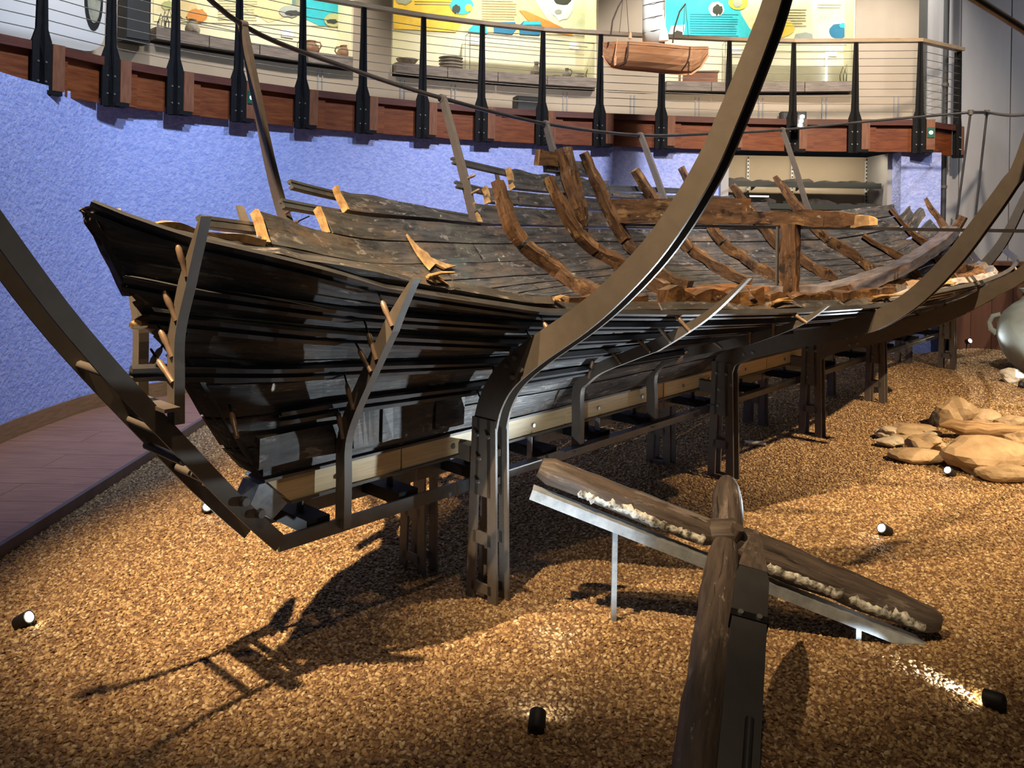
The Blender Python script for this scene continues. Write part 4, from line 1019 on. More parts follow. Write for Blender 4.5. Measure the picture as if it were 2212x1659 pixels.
# hollow side of the stock with its crust of lead and shells
for k0, k1, sdv in ((.10, .43, 1), (.57, .76, 2), (.77, .96, 3)):
    n = int((k1 - k0) * 170); pts = [apt(k0 + (k1 - k0) * i / n, .048 + (.024 if sdv == 2 else .014 if sdv == 3 else 0) - (.010 * i / n if sdv > 1 else 0) + .004 * noise.noise(V((i * .8, sdv, 0))), -.016 + .008 * noise.noise(V((i * .5, sdv, 3)))) for i in range(n + 1)]
    obj('lead_filling', MB().tube(pts, [.008] + [.022 + .012 * noise.noise(V((i * .9, sdv * 3, 8))) for i in range(n - 1)] + [.008], 9, jit=.010, seed=sdv * 7), 'lead', anc)
# shank: runs towards the viewer and down
S0, S1 = V((0.835, 3.10, 0.385)), V((0.40, 1.84, 0.045)); sdir = (S1 - S0).normalized()
pts = [S0 + (S1 - S0) * (i / 18) for i in range(19)]
obj('shank', MB().tube(pts, [.045, .058, .060] + [.062] * 12 + [.070] * 4, 12, jit=.010, seed=11, squash=.85, sidev=V((0, 0, 1))), 'anchor', anc)
pts = [V((0.925, 3.40, 0.545)) + (V((0.86, 3.16, 0.395)) - V((0.925, 3.40, 0.545))) * (i / 6) for i in range(7)]
obj('shank_head', MB().tube(pts, [.030, .050, .058, .060, .060, .058, .05], 12, jit=.008, seed=13, squash=.85, sidev=V((0, 0, 1))), 'anchor', anc)
# arm beside the shank: wooden tip, dark cover plate
T0 = at(1632, 1146, 2.86); T1_ = V((0.515, 1.84, 0.06)); td = (T1_ - T0).normalized(); tx = V((1, 0, 0)); tx = (tx - td * tx.dot(td)).normalized(); tup = tx.cross(td); tup = tup if tup.z > 0 else -tup
mb = MB(); n = 8
mb.sweep([T0 + (T1_ - T0) * (.17 * i / n) for i in range(n + 1)], tx, [.010, .022, .034, .046, .056, .066, .076, .086, .092], [.01, .02, .03, .04, .048, .054, .058, .06, .06], jit=.005, seed=31)
obj('arm_tip', mb, 'anchor', anc)
mb = MB(); mb.sweep([T0 + (T1_ - T0) * k for k in (.165, .20, .5, .8, 1.0)], tx, [.085, .105, .105, .105, .10], .052); obj('cover_plate', mb, 'plate', anc)
mb = MB(); mb.bar(T0 + (T1_ - T0) * .325, T0 + (T1_ - T0) * .345, tx, .115, .062); obj('cover_strap', mb, 'black_steel', anc)
for k in (.335,):
    for x in (-.028, .028): bolt(T0 + (T1_ - T0) * k + tx * x + tup * .030, tup, anc, 1.0)
mb = MB(); mb.tube([T0 + (T1_ - T0) * .62 + tup * .028 + tx * .02, T0 + (T1_ - T0) * .92 + tup * .028 + tx * .02], [.012, .012], 8); obj('cover_rib', mb, 'plate', anc)
c = apt(.485, .05, .055); obj('peg', MB().tube([c - aup * .04, c + aup * .028 + afr * .02], .026, 12, jit=.004), 'anchor', anc)
mb = MB(); mb.tube([apt(.44, .02, .01), apt(.475, .03, .035), apt(.53, .0, .0)], [.045, .058, .05], 10, jit=.02, seed=41); obj('joint_lashing', mb, 'anchor', anc)
# galvanised stands
def stand(k0, k1, legs, lab):
    p0, p1 = apt(k0, .028, -.078), apt(k1, .028, -.078)
    st = empty('anchor_stand', (p0 + p1) / 2 - UP * .3, lab, 'stand')
    mb = MB(); mb.bar(p0, p1, aup, .006, .07); mb.bar(p0 + afr * .034 - aup * .018, p1 + afr * .034 - aup * .018, aup, .040, .006); obj('angle_bar', mb, 'galv', st)
    for k in legs:
        q = apt(k, .028, -.085); obj('post', MB().bar(V((q.x, q.y, gz(q.x, q.y) - .05)), q, V((1, 0, 0)), .020, .020), 'galv', st)
stand(.0, .46, (.215,), 'galvanised angle stand under the left half of the anchor beam')
stand(.52, 1.0, (.82,), 'galvanised angle stand under the right half of the anchor beam')

# ------------------------------------------------------------------ rocks and driftwood at the right
def rock(px, py, wpx, hpx, label, m='rock', depth=0.7, yaw=0.0, seed=0, zoff=0.0, y=None, name='rock', dz=0, lump=.27):
    yb = y
    if yb is None:
        p = on_z(px, py + hpx / 2 + dz, .05)
        for _ in range(4): p = on_z(px, py + hpx / 2 + dz, gz(p.x, p.y) + .01)
        yb = p.y + wpx * p.y / F_PX / 2 * depth * .6
    sc = yb / F_PX; c = at(px, py, yb); rx, rz = wpx * sc / 2, hpx * sc / 2; ry = rx * depth
    bmv = []; import bmesh as _b
    bm = _b.new(); _b.ops.create_icosphere(bm, subdivisions=3, radius=1.0)
    for v in bm.verts:
        q = v.co.copy(); k = 1 + lump * noise.noise(q * 1.3 + V((seed, seed * 1.7, 0))) * 1.6 + lump * .55 * noise.noise(q * 3.1 + V((seed, 0, seed)))
        f_ = 1 + .10 * (abs(q.x) ** 3 + abs(q.z) ** 3)
        q = V((q.x * rx, q.y * ry, q.z * rz)) * k * f_
        if yaw: q = V((q.x * math.cos(yaw) - q.z * math.sin(yaw), q.y, q.x * math.sin(yaw) + q.z * math.cos(yaw)))
        v.co = q
    me = bpy.data.meshes.new(name); bm.to_mesh(me); bm.free()
    me.materials.append(M[m])
    o = bpy.data.objects.new(name, me); put(o, None, c + UP * zoff); tag(o, label, 'rock'); return o
rock(2062, 900, 76, 66, 'tall pale rounded boulder standing at the top of the rock pile', seed=1, depth=.6, dz=-12)
rock(2138, 988, 178, 78, 'largest flat tan slab in the middle of the rock pile', seed=2, depth=.7, lump=.16)
rock(2172, 1022, 116, 38, 'smooth yellowish slab at the front of the rock pile', seed=3, depth=.5, lump=.12)
rock(1985, 985, 120, 30, 'thin dark-edged flat stone at the left front of the rock pile', seed=4, depth=.6, lump=.1)
rock(1998, 958, 76, 34, 'orange-brown rounded stone resting above the thin flat stone', seed=5, depth=.8, dz=8)
rock(1925, 955, 56, 20, 'narrow grey stone at the far left of the rock pile', 'rock_grey', seed=6, depth=.8)
rock(1920, 935, 50, 26, 'small pale stone with a dark hollow at the left of the pile', 'rock_grey', seed=7, depth=.8)
rock(1965, 940, 70, 22, 'low tan stone behind the orange-brown one', seed=8, depth=.8)
rock(2046, 970, 38, 24, 'small tan stone left of the largest slab', seed=9)
rock(2132, 957, 58, 20, 'knobbly white shell-crusted stone on the pile', 'rock_grey', seed=10, lump=.3, dz=14)
rock(2015, 936, 32, 10, 'tiny cream chip below the tall boulder', 'rock_grey', seed=11)
rock(2110, 905, 90, 40, 'pale stone behind the driftwood log', seed=12, dz=-14)
rock(2195, 915, 70, 34, 'tan stone at the right edge behind the log', seed=13, dz=-10)
rock(2200, 955, 60, 42, 'rounded tan stone at the right edge below the log', seed=14)
rock(1970, 924, 90, 14, 'thin flat tan stone lying left of the tall boulder', seed=15)
rock(2040, 990, 40, 16, 'little grey wedge under the largest slab', 'rock_grey', seed=16)
rock(2186, 811, 46, 30, 'greyish rock lying at the foot of the big jar', 'rock_grey', seed=17)
rock(2018, 905, 20, 34, 'small dark upright stone beside the tall boulder', 'fragment', seed=18)
pts = [at(2028 + 26 * k, 918 + 3.0 * k - (4 if k % 2 else 0), 6.05 - .02 * k) for k in range(9)]
mb = MB().tube(pts, [.02, .05, .06, .065, .065, .06, .055, .055, .045], 9, jit=.026, seed=9); obj('driftwood_log', mb, 'drift', label='split brown driftwood log lying across the rock pile', cat='log')

# big storage jar at the right edge
jc = V((5.56, 8.55, .10))
jr = empty('storage_jar', jc, 'large greyish-green clay storage jar at the right edge', 'jar')
obj('jar_body', MB().lathe(jc, [(.06, 0), (.14, .03), (.24, .12), (.33, .26), (.372, .42), (.365, .54), (.31, .66), (.22, .75), (.15, .80), (.135, .86), (.16, .90), (.175, .915), (.15, .92), (.12, .88), (.12, .8)], 36), 'jar', jr)
for a in (2.55, -.4):
    ca, sa_ = math.cos(a), math.sin(a); pts = [jc + V((ca * r, sa_ * r, z)) for r, z in ((.33, .62), (.40, .60), (.435, .53), (.42, .46), (.365, .42))]
    obj('lug_handle', MB().tube(pts, [.03, .028, .026, .028, .034], 8), 'jar', jr)

# ------------------------------------------------------------------ spotlights set in the gravel
def ground_lamp(px, py, zg, target, watts, size, label, lens='lens', color=COOL, hs=.027, y=None):
    p = on_z(px, py, zg) if y is None else at(px, py, y)
    if y is None:
        for _ in range(4): p = on_z(px, py, gz(p.x, p.y) + .028)
    aim = (V(target) - p).normalized()
    r = empty('ground_spotlight', p - UP * .03, label, 'spotlight', 'spotlights in the gravel')
    obj('housing', MB().tube([p - aim * .032, p - aim * .028, p + aim * .03], [.018, hs, hs], 14), 'black', r)
    obj('lamp_lens', MB().tube([p + aim * .024, p + aim * .032], [hs * .78, hs * .72], 14), lens, r)
    obj('ground_spike', MB().tube([p - aim * .03, p - aim * .03 - UP * .08], .007, 6), 'black', r)
    spot('spot_beam', p + aim * .04, target, watts, color, size, .5, .02, r)
ground_lamp(50, 1340, .0, P(-.75, .05, .75), 45, 26, 'bright ground spotlight near the left edge of the gravel', 'lens_warm')
ground_lamp(447, 1098, .05, P(-1.0, -.1, 1.1), 25, 60, 'bright ground spotlight beside the steel stem bars')
ground_lamp(1160, 1558, .02, P(.2, .5, .42), 30, 60, 'black ground spotlight at the bottom centre of the gravel')
ground_lamp(1912, 1145, .03, P(.0, .48, 1.22), 340, 46, 'ground spotlight in the gravel right of the anchor')
ground_lamp(2148, 1512, .02, V((1.42, 2.95, .01)), 40, 30, 'ground spotlight at the lower right lighting the anchor', 'lens_warm')
ground_lamp(2052, 1020, .03, P(1.7, .7, 1.15), 55, 50, 'small black ground spotlight under the largest rock slab')
ground_lamp(2206, 832, .1, V((5.4, 8.4, .5)), 14, 50, 'white ground spotlight below the big jar at the right edge')
ground_lamp(2092, 737, .2, V((5.2, 7.4, .9)), 10, 60, 'bright ground spotlight in front of the brown plinth', y=8.9)
# flat white tag lying in the gravel
p = on_z(1632, 962, .05); mb = MB(); mb.box(p + UP * .02, .14, .055, .008, V((.98, -.2, 0))); obj('white_tag', mb, 'white', label='small flat white plate lying on the gravel by a leg', cat='plate')
p = on_z(1845, 966, .05); mb = MB(); mb.box(p, .10, .02, .012, V((.98, -.2, 0))); obj('wood_sliver', mb, 'drift', label='thin brown wood sliver on the gravel left of the rocks', cat='wood')

# ------------------------------------------------------------------ shelves of timber fragments in the recess
def shelf_unit(z, lab, y=11.05):
    r = empty('wall_shelf', (3.85, y, z), lab, 'shelf')
    obj('shelf_board', MB().box((3.86, y, z), 2.16, .38, .035), 'shelf', r)
    obj('shelf_lip', MB().box((3.86, y - .19, z - .02), 2.16, .012, .075), 'shelf', r)
    for x in (3.30, 3.92, 4.96):
        if x < 4.9: obj('shelf_arm', MB().prism([V((x, y + .18, z - .02)), V((x, y - .15, z - .02)), V((x, y + .18, z - .09))], V((.012, 0, 0))), 'shelf', r)
shelf_unit(2.22, 'upper dark green shelf in the recess under the gallery')
shelf_unit(1.93, 'middle dark green shelf in the recess under the gallery')
shelf_unit(1.66, 'lower dark green shelf in the recess behind the ship')
frs = [(2.22, [(2.83, 3.22, .05, 'long ragged black timber fragment at the left of the upper shelf'), (3.26, 3.50, .03, 'thin black timber sliver left of centre on the upper shelf'), (3.66, 4.06, .06, 'humped black timber fragment in the middle of the upper shelf'), (4.12, 4.90, .03, 'long thin black timber fragment at the right of the upper shelf')]),
       (1.93, [(2.84, 3.26, .05, 'black timber fragment with a raised tip on the middle shelf'), (3.36, 3.56, .09, 'knobbly brown-black timber fragment behind the leaning rib'), (3.66, 4.38, .07, 'longest black timber fragment on the middle shelf'), (4.42, 4.60, .02, 'short thin black timber fragment on the middle shelf'), (4.66, 4.93, .03, 'flat black fragment at the right end of the middle shelf')]),
       (1.66, [(4.05, 4.32, .03, 'black timber fragment at the left of the lower shelf'), (4.40, 4.90, .05, 'wide black timber fragment at the right of the lower shelf')])]
for z, L in frs:
    for x0, x1, h, lab in L:
        n = max(6, int((x1 - x0) / .05)); pts = []
        mb = MB(); pth = [V((x0 + (x1 - x0) * i / n, 11.0, z + .018 + h * .5)) for i in range(n + 1)]
        hs = [max(.012, h * (.75 + .7 * noise.noise(V((i * .55, x0 * 7, z * 3))))) for i in range(n + 1)]; hs[0] *= .5; hs[-1] *= .4
        pth = [V((p.x, p.y, z + .019 + hh / 2)) for p, hh in zip(pth, hs)]
        mb.sweep(pth, UP, hs, [.10 + .04 * noise.noise(V((i * .7, x0, 3))) for i in range(n + 1)])
        obj('timber_fragment', mb, 'fragment', label=lab, cat='timber', group='timber fragments on the recess shelves')
for x, lab in ((3.30, 'left slotted white shelf upright'), (3.92, 'middle slotted white shelf upright'), (4.96, 'right slotted white shelf upright')):
    x = {3.30: 3.42, 3.92: 3.99, 4.96: 5.02}[x] if False else x
    r = empty('shelf_upright', (x, 11.37, 0), lab + ' in the recess', 'upright')
    obj('channel', MB().box((x, 11.38, 1.3), .03, .02, 2.55), 'white', r)
    sl = MB()
    for k in range(24): sl.box((x, 11.366, 1.40 + .052 * k), .012, .012, .022)
    obj('slots', sl, 'black', r)
p = at(1640, 424, 10.86)
obj('paper_label', MB().box(p, .26, .004, .022), 'white_card', label='white paper label on the edge of the middle shelf', cat='label')

# ------------------------------------------------------------------ things on the gallery
def niche_frame(k):
    a0, a1 = NI[k]; q0, q1 = polar(a0, R2 + .465), polar(a1, R2 + .465); o_ = outward((q0 + q1) / 2); return q0, (q1 - q0).normalized(), o_, (q1 - q0).length
def npt(k, px, py, off=0.0):              # point on the niche's back plane seen at a place
    q0, d, o_, L = niche_frame(k); nn = V((-d.y, d.x, 0)); r = ray(px, py); t = (q0 - EYE).dot(nn) / r.dot(nn); return EYE + r * t - nn.normalized() * (off if nn.y > 0 else -off)
def quadprint(k, pts, m, parent, off, name='print_patch'):
    q0, d, o_, L = niche_frame(k); nn = V((-d.y, d.x, 0)).normalized(); nn = nn if nn.y > 0 else -nn
    mb = MB(); mb.prism([npt(k, x, y, off) for x, y in pts], -nn * .003); return obj(name, mb, m, parent)
def disc(cx_, cy_, rx, ry, n=18, w=0.0, sd=0): return [(cx_ + rx * math.cos(2 * math.pi * i / n) * (1 + w * noise.noise(V((i * .9, sd, 0)))), cy_ + ry * math.sin(2 * math.pi * i / n) * (1 + w * noise.noise(V((i * .9, sd, 5))))) for i in range(n)]
def poster(k, corners, base, label):
    c = npt(k, *corners[0]); r = empty('poster', c, label, 'poster')
    quadprint(k, corners, base, r, .004, 'poster_sheet'); return r
def text_lines(k, r, x0, x1, y0, y1, n, m, off, sl=0.0):
    for i in range(n):
        y = y0 + (y1 - y0) * i / max(1, n - 1); e = x1 - (x1 - x0) * (.05 + .25 * abs(noise.noise(V((i * 1.3, x0, 2)))))
        quadprint(k, [(x0, y), (e, y + sl * (e - x0)), (e, y + 1.6 + sl * (e - x0)), (x0, y + 1.6)], m, r, off, 'text_line')
r = poster(0, [(332, -140), (755, -140), (755, 58), (332, 46)], 'p_paper', 'left poster with a turquoise corner and small photographs')
quadprint(0, [(628, -140), (755, -140), (755, 58), (690, 56), (655, 40), (630, 10)], 'p_teal', r, .009)
quadprint(0, disc(590, -10, 70, 55, w=.2), 'p_sand', r, .009)
for c_, a, b_, m, sdv in ((362, 12, 14, 'p_olive', 1), (400, 20, 26, 'p_sand', 2), (425, 35, 22, 'p_orange', 3)): quadprint(0, disc(c_, a, b_, b_ * .7, w=.3, sd=sdv), m, r, .012 + .002 * sdv)
quadprint(0, disc(625, 25, 24, 13, w=.3, sd=4), 'p_grey', r, .020); quadprint(0, disc(630, 29, 16, 6, w=.4, sd=5), 'p_ink', r, .024)
quadprint(0, disc(720, 44, 22, 14, w=.25, sd=6), 'p_olive', r, .020); quadprint(0, disc(716, 47, 12, 5, w=.4, sd=7), 'p_ink', r, .024)
quadprint(0, disc(737, 0, 9, 6, sd=8), 'p_yellow', r, .020)
text_lines(0, r, 470, 560, -5, 42, 9, 'p_text', .012, .02)
r = poster(1, [(850, -140), (1279, -140), (1279, 78), (850, 62)], 'p_sand', 'middle poster with yellow ground, a diver photograph and blue boat pictures')
quadprint(1, [(850, -140), (1060, -140), (1010, 30), (985, 70), (850, 62)], 'p_yellow', r, .008)
quadprint(1, [(1150, -140), (1279, -140), (1279, 78), (1230, 75), (1180, 40), (1155, 0)], 'p_pale', r, .008)
quadprint(1, disc(997, 12, 25, 20), 'p_cyan', r, .014); quadprint(1, disc(985, 20, 9, 9, w=.4, sd=2), 'p_ink', r, .018); quadprint(1, disc(1012, 18, 8, 8, w=.4, sd=3), 'p_yellow', r, .018)
quadprint(1, disc(872, -2, 18, 12, w=.3, sd=4), 'p_grey', r, .014)
quadprint(1, [(1120, 22), (1136, 24), (1215, 60), (1240, 78), (1205, 72), (1140, 45)], 'p_orange', r, .014)
quadprint(1, disc(1212, 10, 26, 34, w=.3, sd=5), 'p_white', r, .014); quadprint(1, disc(1214, -2, 20, 13, w=.4, sd=6), 'p_ink', r, .018); quadprint(1, disc(1205, 26, 8, 5, w=.3, sd=9), 'p_grey', r, .018)
quadprint(1, [(1012, 64), (1026, 50), (1050, 56), (1052, 74), (1012, 70)], 'p_teal', r, .014); quadprint(1, [(1066, 58), (1078, 48), (1112, 48), (1116, 62), (1106, 74), (1066, 70)], 'p_deep', r, .014)
quadprint(1, [(1120, 56), (1130, 46), (1168, 46), (1170, 64), (1164, 76), (1122, 74)], 'p_deep', r, .014); quadprint(1, [(1132, 47), (1166, 47), (1168, 54), (1128, 54)], 'p_cyan', r, .018)
text_lines(1, r, 895, 985, -20, 8, 6, 'p_text', .012, .02); text_lines(1, r, 1040, 1120, -10, 40, 10, 'p_text', .012, .02)
r = poster(2, [(1438, -140), (1831, -140), (1831, 89), (1438, 80)], 'p_paper', 'right poster with a large turquoise field and small object photographs')
quadprint(2, [(1438, -140), (1590, -140), (1600, 30), (1618, 60), (1636, 82), (1438, 79)], 'p_cyan', r, .008)
quadprint(2, disc(1670, 60, 46, 24, w=.15), 'p_yellow', r, .011); quadprint(2, [(1740, -140), (1831, -140), (1831, 89), (1757, 88)], 'p_pale', r, .008)
quadprint(2, disc(1547, 20, 17, 16, w=.2, sd=1), 'p_white', r, .014); quadprint(2, disc(1550, 22, 11, 11, w=.5, sd=2), 'p_ink', r, .018)
quadprint(2, disc(1594, 5, 21, 17), 'p_yellow', r, .014); quadprint(2, disc(1593, 6, 10, 11, w=.5, sd=3), 'p_grey', r, .018)
quadprint(2, disc(1664, 58, 28, 24, w=.4, sd=4), 'p_grey', r, .018); quadprint(2, disc(1668, 60, 20, 15, w=.6, sd=5), 'p_ink', r, .022)
quadprint(2, [(1714, 86), (1718, 74), (1740, 70), (1754, 74), (1756, 87)], 'p_grey', r, .014)
quadprint(2, disc(1810, 68, 20, 16, w=.25, sd=6), 'p_deep', r, .014); quadprint(2, disc(1824, 56, 12, 6, w=.4, sd=7), 'p_cyan', r, .018)
quadprint(2, [(1444, 72), (1450, 56), (1480, 54), (1476, 78), (1444, 78)], 'p_white', r, .014); quadprint(2, [(1448, 78), (1462, 66), (1474, 70), (1474, 79)], 'p_ink', r, .018)
text_lines(2, r, 1490, 1600, 30, 76, 10, 'p_text2', .012, .01); text_lines(2, r, 1765, 1820, 10, 16, 2, 'p_text', .012, .01); text_lines(2, r, 1690, 1745, 20, 55, 7, 'p_text', .012, .01)

CT = 3.84                                  # counter top
def cpos(k, px, off): return npt(k, px, 150, off)
def glass_case(k, x0, x1, top_py, label):
    a, b_ = cpos(k, x0, .12), cpos(k, x1, .12); q0, d, o_, L = niche_frame(k); nn = V((-d.y, d.x, 0)).normalized(); nn = nn if nn.y > 0 else -nn
    zt = npt(k, (x0 + x1) / 2, top_py, .2).z; fr = -nn * .26; h = zt - CT
    r = empty('glass_case', V((a.x, a.y, CT)), label, 'glass case', 'glass cases on the gallery counters')
    a, b_ = V((a.x, a.y, CT)), V((b_.x, b_.y, CT))
    for nm, p0, p1 in (('front_pane', a + fr, b_ + fr), ('side_pane', a, a + fr), ('side_pane', b_, b_ + fr)):
        w = (p1 - p0).normalized(); obj(nm, MB().bar(p0 + UP * (h / 2 + .004), p1 + UP * (h / 2 + .004), V((-w.y, w.x, 0)), .006, h), 'glass', r)
    mb = MB()
    for p in (a, b_, a + fr, b_ + fr): mb.bar(p + UP * .003, p + UP * (h + .01), d, .008, .008)
    for p0, p1 in ((a, b_), (a + fr, b_ + fr), (a, a + fr), (b_, b_ + fr)): mb.bar(p0 + UP * (h + .008), p1 + UP * (h + .008), UP, .008, .008)
    obj('case_frame', mb, 'steel_edge', r)
glass_case(0, 336, 634, 72, 'glass case on the left niche counter')
glass_case(1, 1000, 1278, 95, 'glass case on the middle niche counter')
glass_case(2, 1557, 1838, 102, 'glass case on the right niche counter')
POTF = {'bowl': [(.03, 0), (.06, .005), (.10, .05), (.125, .085), (.13, .09), (.115, .085), (.09, .05), (.05, .015)],
        'plate': [(.05, 0), (.11, .02), (.135, .035), (.13, .04), (.10, .028), (.03, .02)],
        'jug': [(.03, 0), (.055, .01), (.075, .05), (.07, .09), (.04, .13), (.025, .15), (.025, .18), (.035, .195), (.03, .195), (.02, .18)],
        'pot': [(.04, 0), (.07, .01), (.095, .06), (.085, .11), (.05, .14), (.045, .155), (.06, .165), (.05, .165), (.035, .15)],
        'jar': [(.03, 0), (.05, .01), (.085, .06), (.095, .12), (.08, .18), (.04, .21), (.04, .24), (.055, .25), (.045, .25), (.03, .23)]}
def pottery(k, px, kind, sc, label, m='pot', off=.25, z=CT, handle=None):
    p = cpos(k, px, off); p = V((p.x, p.y, z + .001)); nm = {'bowl': 'bowl', 'plate': 'plate', 'jug': 'jug', 'pot': 'cooking_pot', 'jar': 'clay_jar'}[kind]
    r = empty(nm, p, label, nm.replace('_', ' '))
    obj('vessel', MB().lathe(p, [(a * sc, b_ * sc) for a, b_ in POTF[kind]], 18), m, r)
    for sg in (handle or ()):
        if kind == 'jug': pts = [(.028, .175), (.06, .18), (.085, .14), (.07, .09)]
        else: pts = [(.05, .155), (.10, .15), (.115, .11), (.09, .07)]
        obj('handle', MB().tube([p + V((sg * a * sc, 0, b_ * sc)) for a, b_ in pts], .009 * sc, 6), m, r)
pottery(0, 358, 'bowl', .8, 'dark bowl in the left glass case', off=.2)
pottery(0, 404, 'jar', .95, 'tall grey jar in the left glass case', off=.2)
pottery(0, 655, 'pot', 1.2, 'brown two-handled pot right of the left glass case', 'pot_brown', handle=(-1, 1))
pottery(0, 728, 'pot', 1.25, 'brown pot at the right end of the left counter', 'pot_brown', handle=(-1,))
pottery(1, 872, 'bowl', 1.25, 'wide grey bowl at the left end of the middle counter')
pottery(1, 903, 'plate', .8, 'low grey dish beside the wide bowl')
for i in range(4): pottery(1, 965, 'plate', 1.35, ['bottom plate', 'second plate from the bottom', 'third plate from the bottom', 'top plate'][i] + ' of the grey stack on the middle counter', z=CT + .045 * i)
pottery(1, 1072, 'plate', .7, 'shallow dish at the left in the middle glass case', off=.2); pottery(1, 1102, 'plate', .6, 'second shallow dish in the middle glass case', off=.2)
pottery(1, 1149, 'jug', 1.25, 'tallest grey jug in the middle glass case', off=.2, handle=(1,))
pottery(1, 1168, 'bowl', .35, 'tiny cup beside the tallest jug', off=.2); pottery(1, 1190, 'bowl', .6, 'small bowl in the middle glass case', off=.2)
pottery(1, 1214, 'jug', .95, 'middle-sized grey jug in the middle glass case', off=.2, handle=(1,))
pottery(1, 1240, 'pot', .75, 'small brown pot with handle in the middle glass case', off=.2, handle=(1,))
def rods(k, px, label, n=3, sc=1.0):
    p = cpos(k, px, .16); r = empty('wire_rings', V((p.x, p.y, CT)), label, 'wire stand')
    for i in range(n):
        x = p.x + (.05 * i - .04) * sc; obj('wire_hoop', MB().tube([V((x - .03 * sc, p.y, CT)), V((x - .04 * sc, p.y, CT + .14 * sc)), V((x, p.y, CT + (.26 + .03 * i) * sc)), V((x + .05 * sc, p.y, CT + .16 * sc)), V((x + .04 * sc, p.y, CT))], .006, 6), 'black', r)
rods(0, 345, 'black wire hoops at the left of the left glass case'); rods(1, 1268, 'black wire hoops at the right of the middle glass case'); rods(2, 1820, 'black wire hoops in the right glass case', 4, 1.15)
p = cpos(0, 455, .2); r = empty('metal_tools', V((p.x, p.y, CT)), 'dark flat iron tools lying in the left glass case', 'tools')
for i in range(4): obj('tool', MB().box(V((p.x - .1 + .14 * i, p.y + .05 * i, CT + .02)), .16, .05, .03), 'black', r)
p = cpos(2, 1508, .22); r = empty('wooden_chest', V((p.x, p.y, CT)), 'small reddish wooden chest on the right counter', 'chest')
q0, d, o_, L = niche_frame(2)
obj('chest_body', MB().box(V((p.x, p.y, CT + .092)), .52, .16, .182, d), 'red_wood', r); obj('chest_lid', MB().box(V((p.x, p.y, CT + .196)), .56, .19, .024, d), 'dark_red', r)
obj('side_board', MB().box(V((p.x - .32, p.y + .0, CT + .09)), .02, .15, .18, d), 'red_wood', r)
for px, py, k, lab in ((620, 73, 0, 'white caption card above the left glass case'), (1025, 90, 1, 'white caption card at the left above the middle glass case'), (1240, 99, 1, 'white caption card at the right above the middle glass case'), (1590, 110, 2, 'white caption card above the left of the right glass case'), (1795, 115, 2, 'white caption card above the right of the right glass case')):
    q0, d, o_, L = niche_frame(k); c = npt(k, px, py, .012); obj('caption_card', MB().box(c, .17, .006, .10, d), 'white_card', label=lab, cat='card')
# white reflection in the right case, built as a glowing bar
c0, c1 = npt(2, 1783, 116, .06), npt(2, 1784, 184, .06)
obj('case_reflection', MB().bar(V((c0.x, c0.y, CT + .01)), c0, V((1, 0, 0)), .03, .02), emit('case_reflection_glow', (.75, .85, 1.0), 2.2), label='thin upright white reflection in the right glass case', cat='lamp')
# black loudspeakers on the gallery floor and white rounded cabinet with an oval window
def speaker(px, z0, z1, w, ang, label):
    r_ = ray(px, 200); dd = V((r_.x, r_.y, 0)).normalized(); oc = EYE - BC; oc.z = 0; b2 = dd.dot(oc); cc = oc.dot(oc) - (R2 - .14) ** 2; t = -b2 + math.sqrt(b2 * b2 - cc); p = V((EYE.x, EYE.y, 0)) + dd * t
    o_ = outward(p); d = V((o_.y, -o_.x, 0)); r = empty('loudspeaker', p + UP * z0, label, 'loudspeaker')
    obj('speaker_box', MB().box(p + UP * (z0 + z1) / 2, w, .22, z1 - z0, d), 'black', r); obj('speaker_grille', MB().box(p - o_ * .114 + UP * (z0 + z1) / 2, w * .88, .01, (z1 - z0) * .88, d), 'grey_dark', r)
speaker(287, 3.60, 4.10, .28, 0, 'black loudspeaker box high on the gallery wall beside the white cabinet')
speaker(1136, 3.00, 3.49, .34, 0, 'black loudspeaker box on the gallery floor below the middle counter')
speaker(1713, 3.00, 3.38, .36, 0, 'dark loudspeaker box on the gallery floor below the right counter')
wa, wb = at(-330, 60, 6.75), at(226, 60, 8.72); wd = (wb - wa); wd.z = 0; L = wd.length; wd.normalize(); wn = V((-wd.y, wd.x, 0))
wc = empty('white_cabinet', V((wb.x, wb.y, 3.0)), 'white rounded cabinet with an oval dark-framed window at the upper left', 'cabinet')
def wq(x, z): return V((wa.x, wa.y, 0)) + wd * x + UP * z
pol = [wq(0, 3.35), wq(L - .22, 3.35)] + [wq(L - .22 + .22 * math.sin(a), 3.57 - .22 * math.cos(a)) for a in (.3, .6, .9, 1.2, 1.5)] + [wq(L, 3.7), wq(L, 5.2), wq(0, 5.2)]
obj('cabinet_shell', MB().prism(pol, wn * .5), 'white', wc)
ox, oz = at(199, 10, 8.62), 0; ov = [V((ox.x, ox.y, 0)) - wn * .03 + wd * (.105 * math.cos(a)) + UP * (3.92 + .34 * math.sin(a)) for a in [i * math.pi / 12 for i in range(24)]]
obj('window_rim', MB().prism(ov, wn * .06), 'black', wc)
ov = [V((ox.x, ox.y, 0)) - wn * .036 + wd * (.075 * math.cos(a)) + UP * (3.94 + .28 * math.sin(a)) for a in [i * math.pi / 12 for i in range(24)]]
obj('window_glass', MB().prism(ov, wn * .02), 'mirror', wc)
for dz in (0, .16, .34):
    pts = [wq(.2, 4.05 + dz) - wn * .02, wq(L * .4, 3.95 + dz) - wn * .05, wq(L * .8, 4.0 + dz * .6) - wn * .05, wq(L - .3, 4.1 + dz * .4) - wn * .02]
    obj('cord', MB().tube(smooth_path(pts, 5), .006, 5), 'grey_dark', wc)
